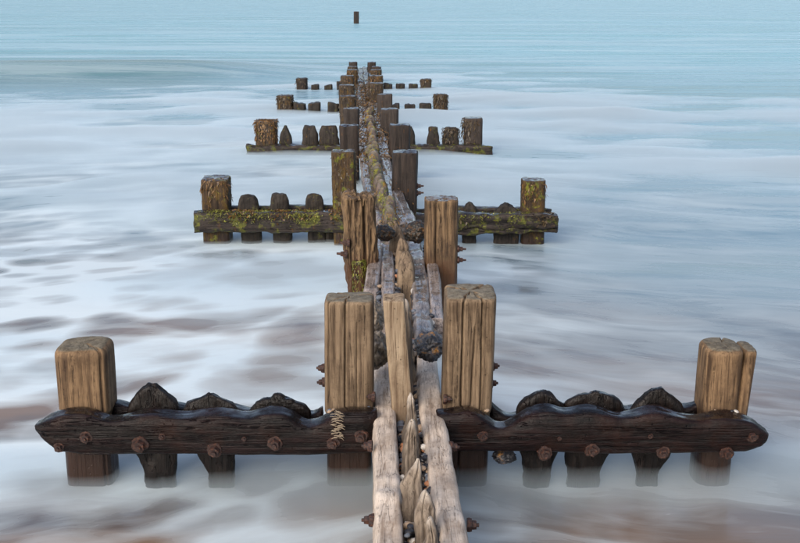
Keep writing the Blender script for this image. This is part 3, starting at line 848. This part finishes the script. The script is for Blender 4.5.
# rear beam
rearT = [(104, 412), (112, 408), (130, 416), (150, 412), (168, 412), (190, 417), (209, 414), (228, 413), (250, 419), (275, 414), (300, 420), (318, 424), (322, 412), (332, 410)]
rearB = [(104, 440), (332, 440)]
x0, x1 = S(106, 420, 5.1)[0], S(322, 420, 5.1)[0]
whaler(armL, 5.1, 0.10, [(a, b - 6) for a, b in rearT], [(a, b - 4) for a, b in rearB], x0, x1, [], 'arm_x', 201, M_=140)
p = pxpost('post', armL, 50.5, 104, 350, 5.0, t=0.22, mat='post_dry', N_=110, M_=70, seed=5, n_exp=4.5, chamfer=0.035, slope=0.006, slopex=0.004, notch=(0.36, 0.10), taper=-0.02, lean=(0.0, 0), cracks=((-0.85, 0.04, 0.015, 0.2, 1), (-1.5, 0.015, 0.006, 0.55, 1)), bulge=0.01)
tag(p, 'brown square post with rounded corners')

def arm_plank(arm, Y, cx, ytop, half_top, half_leg, t=0.06, mat='arm_z', seed=0, ext=0.0, pw=1.6, hump=0.16, N_=40, M_=50, px_leg=None, zlow=-0.35, beamz=0.25):
    """plank of an arm: worn pointed head above the beam, straight leg below, half widths in photo pixels"""
    X, zt = S(cx, ytop, Y)
    k = depth(Y, 0.3) / F
    ht, hl = half_top * k, half_leg * k
    Xl = S(px_leg if px_leg else cx, ytop, Y)[0]
    s_lin = 1 - (1 - np.linspace(0, 1, M_)) ** 1.4
    def f(s, u, v):
        z = zlow + (zt - zlow) * s
        q = max(0.0, (z - (zt - hump)) / hump)
        m = max(0, min(1, (z - beamz + 0.2) / 0.2))
        hw = hl + (ht - hl) * m
        hw *= 1 + 0.16 * noise.noise(Vector((z * 13, seed * 1.7, u * 0.8))) * m
        hw *= (1 - q ** pw * 0.80) if pw < 3 else (1 - 0.30 * q ** 2)
        xx = Xl + (X - Xl) * m
        return (xx + u * hw, Y + t / 2 + v * t / 2 * (1 - 0.35 * q * q), z)
    V, Fc = loft(f, 0, N_, 4, 3, (0, 0.012), 0.014, (11, 11, 5), seed, s_lin=s_lin)
    return mesh_obj('plank', V, Fc, M[mat], arm)
for i, (cx, yt, ht, hl, pl, lo) in enumerate(((151, 387, 25, 15, 154, -0.35), (209, 397, 29, 13, 217, -0.35), (277, 399.5, 31, 12, 280, 0.30))):
    arm_plank(armL, 5.0, cx, yt, ht, hl, seed=210 + i, px_leg=pl, zlow=lo, hump=0.13 if i == 0 else 0.09, pw=1.5 if i == 0 else 2.2)

# ---- first row, right
armR = empty('groyne_arm', (1.0, 5.0, 0), 'dark polished side arm nearest the camera on the right, rounded end past its split post', 'groyne arm', 'side arms of the groyne')
WP[armR] = armR.location.copy()
topR = [(440, 416), (455, 415), (470, 411), (483, 419.5), (499.6, 431), (516, 425.5), (529.5, 418), (552.6, 414.5), (566, 417.5), (586, 414.5), (603, 416), (620, 420), (633, 419), (650, 416), (666, 416), (689.5, 421), (709, 423), (719, 420), (739, 421), (756, 424.5), (766, 432), (771, 438)]
botR = [(440, 454), (482, 453.5), (536, 453.7), (600, 456), (666, 455), (746, 454), (762.5, 449), (771, 442)]
x0, x1 = S(437, 430, Yf)[0], S(771, 430, Yf)[0]
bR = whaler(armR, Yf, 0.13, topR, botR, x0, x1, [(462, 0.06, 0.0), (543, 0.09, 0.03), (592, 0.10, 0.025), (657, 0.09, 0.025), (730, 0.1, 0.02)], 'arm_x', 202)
tag(bR, 'dark purplish beam with wavy top and rusty bolts')
for (px, py, k) in ((483, 436, 0.95), (545, 453, 1.25), (559, 438, 0.55), (592, 450, 1.2), (650, 436, 0.55), (663, 452, 1.15), (727, 453, 1.1), (752, 436, 1.1)):
    bolt(bR, px, py, Yf + 0.004, k)
rearT = [(490, 407), (500, 420), (515, 424), (530, 415), (556, 412), (568, 414), (580, 409), (612, 410), (628, 417), (645, 412), (660, 408), (676, 412), (690, 415), (703, 408)]
x0, x1 = S(490, 420, 5.1)[0], S(700, 420, 5.1)[0]
whaler(armR, 5.1, 0.10, [(a, b - 5) for a, b in rearT], [(490, 438), (703, 438)], x0, x1, [], 'arm_x', 203, M_=140)
for i, (cx, yt, ht, hl, pl) in enumerate(((542.5, 395.5, 25, 13.5, 540), (595, 394, 30, 17, 587), (659, 391.5, 27, 11, 653))):
    arm_plank(armR, 5.0, cx, yt, ht, hl, seed=220 + i, px_leg=pl, hump=0.10 if i < 2 else 0.12, pw=(2.4, 2.6, 1.5)[i])
X, z = S(724, 352, 5.0)
p = pxpost('post', armR, 706, 745.5, 351, 5.0, t=0.24, mat='post_dry', N_=90, M_=70, seed=6, n_exp=3.2, chamfer=0.03, notch=(0.36, 0.06), cracks=((1.2, 0.06, 0.02, 0.8, 1), (-1.1, 0.02, 0.008, 0.4, 1)), lean=(0.02, 0), taper=0.01)
tag(p, 'rounded brown post split down its right side')
pc = pxpost('splinter', armR, 746.5, 761, 352, 5.03, t=0.20, mat='post_dry', N_=60, M_=60, seed=7, n_exp=3.0, chamfer=0.02, lean=(0.085, 0), zbot=0.3)
pc.location.x -= 0.06
tag(pc, 'narrow slab split off the right side of the post')
V_rock = []

# ---- second row
def flat_arm(name_parent, Yf, xl, xr, yt, yb, D, mat, seed, jag=1.0, M_=160, disp=0.014):
    rnd = random.Random(seed)
    top = [(x, yt + rnd.uniform(-jag, jag) * 0.7) for x in np.arange(xl, xr + 1, 9)]
    bot = [(x, yb + rnd.uniform(-jag, jag)) for x in np.arange(xl, xr + 1, 9)]
    top[-1] = (xr, yt + 2); top.append((xr + 9, yt + 3)); bot.append((xr + 9, yb - 2))
    x0, x1 = S(xl, yt, Yf)[0], S(xr, yt, Yf)[0]
    return whaler(name_parent, Yf, D, top, bot, x0, x1, [], mat, seed, M_=M_, N_=32, disp=disp, gs=(3, 14, 14))
Yr = 10.7
a2l = empty('groyne_arm', (-1.0, 10.9, 0), 'mossy side arm on the left with a weedy end post and three flat stumps', 'groyne arm', 'side arms of the groyne')
WP[a2l] = a2l.location.copy()
flat_arm(a2l, Yr, 192.5, 349, 212.5, 233.5, 0.16, 'arm_mossy', 230)
flat_arm(a2l, Yr + 0.33, 225, 345, 206, 222, 0.10, 'arm_mossy', 231)
p = pxpost('post', a2l, 200, 227.5, 180, Yr + 0.16, mat='post_mossy', N_=56, M_=40, seed=232, chamfer=0.02, slope=0.01, disp=0.008)
wp = WP[p]
weed(p, wp.x, wp.y, S(213, 180, Yr + 0.16)[1], 0.13, 0.13, 260, 0.25, 'weed_orange', 0.05, 233)
for i, (l, r, t) in enumerate(((237, 257.5, 200), (269.5, 288.5, 198), (304.5, 323.5, 199))):
    arm_plank(a2l, Yr + 0.17, (l + r) / 2, t - 3, (r - l) / 2, (r - l) / 2, t=0.12, mat='stump', seed=235 + i, pw=5, hump=0.07, px_leg=(l + r) / 2 + 2)
p = pxpost('post', a2l, 322, 345, 215, Yr + 0.2, mat='stump', N_=30, M_=20, seed=239)
a2r = empty('groyne_arm', (1.0, 10.9, 0), 'ragged mossy side arm on the right with one weedy square post', 'groyne arm', 'side arms of the groyne')
WP[a2r] = a2r.location.copy()
flat_arm(a2r, Yr, 404, 559, 214.5, 229, 0.16, 'arm_mossy', 240, jag=1.8, disp=0.022)
flat_arm(a2r, Yr + 0.03, 404, 558.5, 227, 234.5, 0.13, 'arm_mossy', 241, jag=1.8, disp=0.02)
flat_arm(a2r, Yr + 0.33, 404, 552, 208.5, 222, 0.10, 'arm_mossy', 242, jag=1.5)
p = pxpost('post', a2r, 523, 546.5, 181, Yr + 0.16, mat='post_mossy', N_=56, M_=40, seed=243, chamfer=0.012, disp=0.008)
wp = WP[p]
weed(p, wp.x, wp.y - 0.03, S(534, 184, Yr + 0.16)[1], 0.115, 0.1, 260, 0.2, 'weed_orange', 0.035, 244, out=0.01)
for i, (l, r, t) in enumerate(((463, 477, 204), (494, 520, 205))):
    arm_plank(a2r, Yr + 0.17, (l + r) / 2, t, (r - l) / 2, (r - l) / 2, t=0.12, mat='stump', seed=246 + i, pw=2.2, hump=0.1)

# ---- third row
Yr = 16.45
a3l = empty('groyne_arm', (-1.2, 16.6, 0), 'misty side arm on the left with an orange weed covered end post and ragged stumps', 'groyne arm', 'side arms of the groyne')
WP[a3l] = a3l.location.copy()
flat_arm(a3l, Yr, 246, 348, 146, 157, 0.2, 'arm_mossy', 250, M_=90, disp=0.03)
p = pxpost('post', a3l, 254.5, 275.5, 122, Yr + 0.2, mat='post_weedy', N_=40, M_=30, seed=251)
wp = WP[p]
weed(p, wp.x, wp.y, S(265, 121, Yr + 0.2)[1], 0.15, 0.15, 1100, 0.32, 'weed_orange', 0.055, 252, out=0.02)
for i, (l, r, t, pw) in enumerate(((279, 291, 127, 1.6), (301.5, 317, 126.5, 4), (319, 338, 126.5, 4))):
    arm_plank(a3l, Yr + 0.2, (l + r) / 2, t, (r - l) / 2, (r - l) / 2 * 1.15, t=0.14, mat='stump', seed=253 + i, pw=pw, hump=0.2, N_=24, M_=24)
a3r = empty('groyne_arm', (1.2, 16.6, 0), 'misty side arm on the right with a grey square end post and three stumps', 'groyne arm', 'side arms of the groyne')
WP[a3r] = a3r.location.copy()
flat_arm(a3r, Yr, 400, 493, 145.5, 157, 0.2, 'arm_mossy', 260, M_=90, disp=0.03)
p = pxpost('post', a3r, 464.5, 483, 118.5, Yr + 0.2, mat='post_grey', N_=40, M_=30, seed=261)
wp = WP[p]
weed(p, wp.x - 0.04, wp.y, S(474, 120, Yr + 0.2)[1], 0.12, 0.14, 420, 0.35, 'weed_brown', 0.06, 262)
for i, (l, r, t, pw) in enumerate(((407, 415, 128, 2.4), (427.5, 439.5, 128, 5), (443.5, 459, 128, 4))):
    o = arm_plank(a3r, Yr + 0.2, (l + r) / 2, t, (r - l) / 2, (r - l) / 2 * 1.1, t=0.14, mat='stump', seed=263 + i, pw=pw, hump=0.2, N_=24, M_=24)
    if i == 2:
        X, z = S(451, 129, Yr + 0.2)
        weed(o, X, Yr + 0.27, z, 0.12, 0.09, 500, 0.2, 'weed_brown', 0.04, 266)

# ---- rows four and five: posts and stumps standing free in the surf
def lone(l, r, t, Y, mat, seed, label, cat, group, wd=None, short=False):
    Xl, z = S(l, t, Y); Xr, _ = S(r, t, Y)
    w = Xr - Xl
    if wd is None:
        o = vpost('stump' if short else 'post', None, (Xl + Xr) / 2, Y + w / 2, w, w, z, -0.4, mat, N_=22, M_=14, seed=seed, disp=0.02, caps=3, slopex=random.uniform(-0.02, 0.02))
        return tag(o, label, cat, group)
    e = empty('post', ((Xl + Xr) / 2, Y + w / 2, 0), label, cat, group)
    WP[e] = e.location.copy()
    o = vpost('trunk', e, (Xl + Xr) / 2, Y + w / 2, w * 0.9, w * 0.9, z, -0.4, mat, N_=28, M_=20, seed=seed, disp=0.02, caps=3)
    weed(e, (Xl + Xr) / 2, Y + w / 2, z, w / 2 * 0.88, w / 2 * 0.88, wd, 0.4, 'weed_brown', 0.065, seed + 1, out=0.02)
    return e
Y4, Y5 = 22.5, 28.3
GP, GS = 'weedy posts standing free in the surf', 'short stumps standing free in the surf'
lone(276, 292.5, 96, Y4, 'post_weedy', 300, 'bushy weed covered post left of the groyne in the fourth row out', 'post', GP, 900)
lone(433.5, 448, 95, Y4, 'post_weedy', 302, 'shaggy weed covered post right of the groyne in the fourth row out', 'post', GP, 900)
lone(295.5, 307, 78.5, Y5, 'post_dark', 304, 'small square post left of the groyne in the farthest row', 'post', GP, 250)
lone(420.5, 431.5, 79.5, Y5, 'post_weedy', 306, 'small weedy post right of the groyne in the farthest row', 'post', GP, 600)
for (l, r, t, Y, lab) in (
    (293, 305, 103.5, Y4, 'dark stump touching the bushy weed covered post on the left'),
    (307.5, 320, 103.5, Y4, 'middle stump of the left fourth row, between two others'),
    (327.5, 338.5, 103.5, Y4, 'square stump nearest the groyne in the left fourth row'),
    (392, 399.5, 104.5, Y4, 'small stump close beside the groyne in the right fourth row'),
    (405, 415, 105, Y4, 'low flat topped stump, middle of the right fourth row'),
    (420, 431, 104, Y4, 'weedy stump beside the shaggy post on the right'),
    (311, 318.5, 85, Y5, 'tiny stump nearest the small square post in the left farthest row'),
    (324, 332, 85.2, Y5, 'tiny stump in the middle of the left farthest row'),
    (336.5, 342, 82, Y5, 'tiny stump against the groyne in the left farthest row'),
    (384, 392, 84, Y5, 'tiny stump nearest the groyne in the right farthest row'),
    (396.5, 405, 84.2, Y5, 'tiny stump in the middle of the right farthest row'),
    (409, 417.5, 84.2, Y5, 'tiny stump beside the small weedy post in the right farthest row')):
    lone(l, r, t, Y, 'stump', int(l), lab, 'stump', GS, short=True)
# marker post far out
Ym = 94.0
Xl, z = S(353.8, 11.5, Ym); Xr, _ = S(358.8, 11.5, Ym)
mk = vpost('marker_post', None, (Xl + Xr) / 2, Ym, Xr - Xl, 0.42, z, -0.8, 'post_dark', N_=24, M_=12, disp=0.02, seed=400, caps=3)
tag(mk, 'lone dark marker post far out at sea beyond the groyne', 'post')

# ================================================================== STONES
def blob(name, r, seed, rough=0.25, mat=None, sub=3, sq=(1, 1, 1)):
    import bmesh
    bm = bmesh.new()
    bmesh.ops.create_icosphere(bm, subdivisions=sub, radius=1)
    for v in bm.verts:
        n = 1 + rough * fbm(v.co * 1.1 + Vector((seed * 5.1, 0, seed)), 3)
        if sub > 3: n += 0.16 * abs(fbm(v.co * 2.7 + Vector((seed, 3, 1)), 4)) + 0.05 * noise.cell(v.co * 5)
        v.co = Vector((v.co.x * sq[0], v.co.y * sq[1], v.co.z * sq[2])) * r * n
    me = bpy.data.meshes.new(name)
    bm.to_mesh(me); bm.free()
    me.polygons.foreach_set('use_smooth', [True] * len(me.polygons))
    if mat: me.materials.append(mat)
    return me

def rock(px, py, Y, r, mat, seed, label, sq=(1, 1, 1), rough=0.26):
    X, z = S(px, py, Y)
    o = link('rock', blob('rock', r, seed, rough, M[mat], 5, sq), None, (X, Y, z))
    return tag(o, label, 'rock')
rock(430, 347, 5.55, 0.072, 'rock_black', 1, 'glossy black rock with an orange vein on the right board behind the tall plank', (1.0, 1.0, 1.0))
rock(376, 350, 5.5, 0.072, 'rock_tan', 2, 'mottled tan rock wedged beside the left king post, left of the tall plank', (0.85, 1, 1.35))
rock(384.5, 233, 8.25, 0.07, 'rock_orange', 3, 'black and orange clump right of the rotten ragged post', (0.95, 1, 0.85))
rock(416, 232, 8.2, 0.078, 'rock_orange', 4, 'dark orange flecked clump left of the tan square post with furrowed grain', (1.15, 1, 0.95))
rock(504, 456, 5.0, 0.048, 'rock_black', 5, 'small dark rock caught under the right dark arm beside the king post', (1.1, 1, 0.7))
rock(372, 318, 5.9, 0.075, 'rock_tan', 6, 'mottled rock under the broken end of the outer left board', (0.8, 1.1, 1.2))

PEB = {c: [blob('pebble', 1.0, 20 + i + 7 * j, 0.22, m, 2, (1, random.uniform(0.75, 1.2), random.uniform(0.55, 0.8))) for i in range(3)] for j, (c, m) in enumerate(STONES.items())}
WH = ['blue grey'] * 4 + ['black'] * 4 + ['tan'] * 3 + ['orange'] * 1 + ['white'] * 1
def pebbles(x_of, y0, y1, z0, n, r0, r1, where, seed):
    rnd = random.Random(seed)
    for i in range(n):
        Y = y0 + (y1 - y0) * (i + rnd.random()) / n
        xa, xb, zz = x_of(Y)
        r = rnd.uniform(r0, r1)
        X = rnd.uniform(xa + r * 0.6, xb - r * 0.6) if xb - xa > 1.2 * r else (xa + xb) / 2
        c = rnd.choice(WH)
        o = link('pebble', rnd.choice(PEB[c]), None, (X, Y, z0 + zz + rnd.uniform(-0.012, 0.02)))
        o.scale = (r, r, r)
        o.rotation_euler = (rnd.uniform(-0.5, 0.5), rnd.uniform(-0.5, 0.5), rnd.uniform(0, 6))
        zone = ('near the frame bottom' if Y < 3.95 else 'before the dark arms' if Y < 4.6 else 'between the dark arms' if Y < 5.2 else 'behind the dark arms')
        if y0 > 5.5: zone = 'in the second bay'
        size = 'larger' if r > (r0 + r1) / 2 else 'small'
        tag(o, '%s %s pebble %s %s' % (size, c, where, zone), 'pebble', '%s %s pebbles %s %s' % (size, c, where, zone))
def gap(pa, pb):
    """two lists of (px, py) at height z 0.36 -> function Y -> (xa, xb, 0)"""
    A = np.array([(YZ(py, 0.36), S(px, py, YZ(py, 0.36))[0]) for px, py in pa])
    B = np.array([(YZ(py, 0.36), S(px, py, YZ(py, 0.36))[0]) for px, py in pb])
    A = A[np.argsort(A[:, 0])]; B = B[np.argsort(B[:, 0])]
    return lambda Y: (float(np.interp(Y, A[:, 0], A[:, 1])), float(np.interp(Y, B[:, 0], B[:, 1])), 0.0)
gl = gap([(404, 543), (400, 470), (397, 415), (394, 380)], [(416, 543), (409, 470), (403, 415), (400, 380)])
gr_ = gap([(438, 543), (427, 470), (418, 415), (414, 380)], [(443, 543), (431, 470), (421, 415), (417, 380)])
pebbles(gl, 3.3, 5.0, 0.325, 52, 0.014, 0.026, 'left of the worn planks', 500)
pebbles(gr_, 3.3, 5.6, 0.335, 64, 0.013, 0.025, 'right of the worn planks', 510)
def gravel(fa, fb, y0, y1, z0, n, seed):
    rnd = random.Random(seed)
    src = [PEB[c][0] for c in ('blue grey', 'black', 'tan', 'orange', 'white')]
    mats = [STONES[c] for c in ('blue grey', 'black', 'tan', 'orange', 'white')]
    base = [blob('pebble', 1.0, 90 + k, 0.2, None, 1, (1, 0.9, 0.7)) for k in range(3)]
    V, Fc, mi = [], [], []
    for i in range(n):
        Y = rnd.uniform(y0, y1)
        xa, xb = fa(Y)[0], fb(Y)[1]
        r = rnd.uniform(0.010, 0.024)
        c = Vector((rnd.uniform(xa, xb), Y, z0 + rnd.uniform(-0.02, 0.012)))
        R_ = Matrix.Rotation(rnd.uniform(0, 6), 3, 'Z') @ Matrix.Rotation(rnd.uniform(-0.6, 0.6), 3, 'X')
        me = rnd.choice(base); b = len(V)
        V += [tuple(c + R_ @ (v.co * r)) for v in me.vertices]
        m_ = rnd.choice((0, 0, 0, 1, 1, 1, 1, 2, 2, 3, 4))
        for p in me.polygons: Fc.append(tuple(b + k for k in p.vertices)); mi.append(m_)
    o = mesh_obj('gravel', V, Fc, mats[0], None)
    for m_ in mats[1:]: o.data.materials.append(m_)
    o.data.polygons.foreach_set('material_index', mi)
    return tag(o, 'bed of mixed small pebbles filling the slot between the bleached beams', kind='stuff')
gravel(gl, gr_, 3.2, 5.75, 0.305, 900, 540)
pebbles(lambda Y: (gl(Y)[0], gr_(Y)[1], 0), 3.3, 4.9, 0.335, 34, 0.012, 0.022, 'among the worn planks', 541)

gA = gap([(374.5, 300), (379.5, 265), (382, 240)], [(382, 300), (383, 265), (383.5, 240)])
gB = gap([(430, 318), (426, 275), (423, 245)], [(432.5, 318), (429.5, 275), (426, 245)])
gC = gap([(394, 310), (395, 280), (392, 245)], [(399, 310), (400, 280), (396, 245)])
gD = gap([(410, 345), (413, 310), (411, 260)], [(415, 345), (416, 310), (413, 260)])
pebbles(gA, 6.9, 8.9, 0.37, 34, 0.014, 0.026, 'between the two left boards', 520)
pebbles(gB, 6.2, 8.7, 0.37, 34, 0.014, 0.026, 'between the two right boards', 521)
pebbles(gC, 6.6, 8.6, 0.38, 22, 0.014, 0.028, 'left of the tall worn planks', 522)
pebbles(gD, 5.8, 8.3, 0.38, 28, 0.014, 0.028, 'right of the tall worn planks', 523)

# ================================================================== GROWTH ON THE SPINE
def growth(name, Y0, Y1, n, mat, seed, wide, zoff, blade, xoff=0.0):
    rnd = random.Random(seed)
    V, Fc = [], []
    for i in range(n):
        Y = rnd.uniform(Y0, Y1)
        if noise.noise(Vector((Y * 1.3, seed, 0))) < -0.15: continue
        zt = float(np.interp(Y, [9, 12, 17, 20, 26, 32], [0.50, 0.46, 0.38, 0.32, 0.24, 0.08])) + zoff
        d = depth(Y, zt)
        py = 271.5 + F * ((H - zt) * CP - Y * SP) / d
        px = float(np.interp(py, [60, 75] + ty[::-1], [362, 363.5] + tx[::-1]))
        X = S(px, py, Y)[0] + xoff + rnd.gauss(0, wide)
        p = Vector((X, Y, zt + rnd.uniform(-0.05, 0.04)))
        dd = Vector((rnd.uniform(-1, 1), rnd.uniform(-1, 0.3), rnd.uniform(-0.6, 0.8))).normalized()
        sd_ = dd.cross(Vector((rnd.uniform(-1, 1), 0.3, rnd.uniform(-1, 1)))).normalized()
        L = blade * rnd.uniform(0.4, 1.3); wd = L * rnd.uniform(0.15, 0.35)
        b = len(V)
        for k in range(3):
            q = p + dd * (L * k / 2) + Vector((0, 0, -L * 0.3 * (k / 2) ** 2))
            ww = wd * (0.7, 1, 0.3)[k]
            V.append(tuple(q - sd_ * ww)); V.append(tuple(q + sd_ * ww))
            if k: Fc.append((b + 2 * k - 2, b + 2 * k - 1, b + 2 * k + 1, b + 2 * k))
    o = mesh_obj(name, V, Fc, M[mat], groyne)
    o['kind'] = 'stuff'
    return o
growth('moss', 8.6, 13.5, 1500, 'moss', 600, 0.035, 0.07, 0.012, -0.02)
growth('seaweed', 8.4, 15, 900, 'weed_orange', 601, 0.09, 0.0, 0.022)
growth('seaweed', 13, 28, 3600, 'weed_orange', 602, 0.14, 0.0, 0.034)
growth('seaweed', 13, 30, 3600, 'weed_brown', 603, 0.16, 0.0, 0.04)

# shells and grit caught where the arms meet the posts
rnd = random.Random(77)
for (xa, xb, py, lab) in ((325, 369, 409.5, 'at the foot of the left king post'), (447, 489, 412, 'at the foot of the right king post'), (712, 740, 413, 'at the foot of the split end post')):
    for k in range(9):
        px = rnd.uniform(xa, xb)
        Y = 4.965
        X, z = S(px, py + rnd.uniform(-1.5, 2.0), Y)
        c = rnd.choice(['tan', 'white', 'black', 'tan', 'blue grey'])
        r = rnd.uniform(0.009, 0.017)
        o = link('pebble', rnd.choice(PEB[c]), None, (X, Y, z))
        o.scale = (r, r, r); o.rotation_euler = (0, rnd.uniform(-1, 1), rnd.uniform(0, 6))
        tag(o, '%s pebble lying %s' % (c, lab), 'pebble', '%s pebbles %s' % (c, lab))

def tufts(parent, xa, xb, py, Y, D, n, mat, seed, name, blade=0.02):
    rnd = random.Random(seed)
    V, Fc = [], []
    X0, z0 = S(xa, py, Y); X1, _ = S(xb, py, Y)
    for i in range(n):
        x = rnd.uniform(X0, X1)
        if noise.noise(Vector((x * 5.0, seed, 0.5))) + rnd.gauss(0, 0.22) < 0.08: continue
        back = rnd.random()
        p = Vector((x, Y + D * back, z0 + rnd.uniform(-0.05, 0.0) * (1 if back < 0.1 else 0.1)))
        if back < 0.35: p.y = Y - 0.005; p.z = z0 - abs(rnd.gauss(0, 0.05))
        dd = Vector((rnd.uniform(-1, 1), rnd.uniform(-1, 0.3), rnd.uniform(-1, 0.5))).normalized()
        sd_ = dd.cross(Vector((rnd.uniform(-1, 1), 0.3, rnd.uniform(-1, 1)))).normalized()
        L = blade * rnd.uniform(0.4, 1.4); wd = L * rnd.uniform(0.2, 0.4)
        b = len(V)
        for k in range(3):
            q = p + dd * (L * k / 2) + Vector((0, 0, -L * 0.3 * (k / 2) ** 2))
            ww = wd * (0.7, 1, 0.3)[k]
            V.append(tuple(q - sd_ * ww)); V.append(tuple(q + sd_ * ww))
            if k: Fc.append((b + 2 * k - 2, b + 2 * k - 1, b + 2 * k + 1, b + 2 * k))
    o = mesh_obj(name, V, Fc, M[mat], parent)
    o['kind'] = 'stuff'
tufts(a2l, 196, 343, 212.5, 10.69, 0.16, 3800, 'moss', 700, 'moss', 0.013)
tufts(a2l, 225, 345, 212, 10.69, 0.16, 900, 'weed_orange', 701, 'seaweed', 0.022)
tufts(a2r, 460, 550, 214.5, 10.69, 0.16, 2600, 'moss', 702, 'moss', 0.013)
tufts(a2r, 460, 556, 215, 10.69, 0.16, 1200, 'weed_brown', 703, 'seaweed', 0.025)

# pale frayed tuft hanging over the left arm
def frayed():
    rnd = random.Random(9)
    V, Fc = [], []
    m, nt, b, out = new_mat('pale fibre')
    b.inputs['Base Color'].default_value = (0.30, 0.24, 0.17, 1); b.inputs['Roughness'].default_value = 0.8
    for i in range(46):
        px = 337 + rnd.uniform(-4, 5); py0 = 411 + 28 * (i / 46); Y = 4.845 - rnd.uniform(0, 0.008)
        L = rnd.uniform(3, 8); sl = rnd.uniform(-1.5, 2.5)
        prev = None
        for k in range(5):
            t = k / 4
            X, z = S(px + (t - 0.5) * L, py0 + sl * (t - 0.5) + rnd.uniform(-0.4, 0.4), Y - 0.006 * math.sin(t * 3.14))
            w = 0.0018 * (1 - 0.5 * abs(t - 0.5))
            b_ = len(V)
            V += [(X, Y - 0.006, z + w), (X, Y - 0.006 - w, z - w * 0.5), (X, Y - 0.006 + w, z - w * 0.5)]
            if prev is not None:
                for a in range(3): Fc.append((prev + a, prev + (a + 1) % 3, b_ + (a + 1) % 3, b_ + a))
            prev = b_
    o = mesh_obj('frayed_rope', V, Fc, m, None)
    tag(o, 'pale frayed rope fibres hanging down the left dark arm beside the king post', 'rope')
frayed()
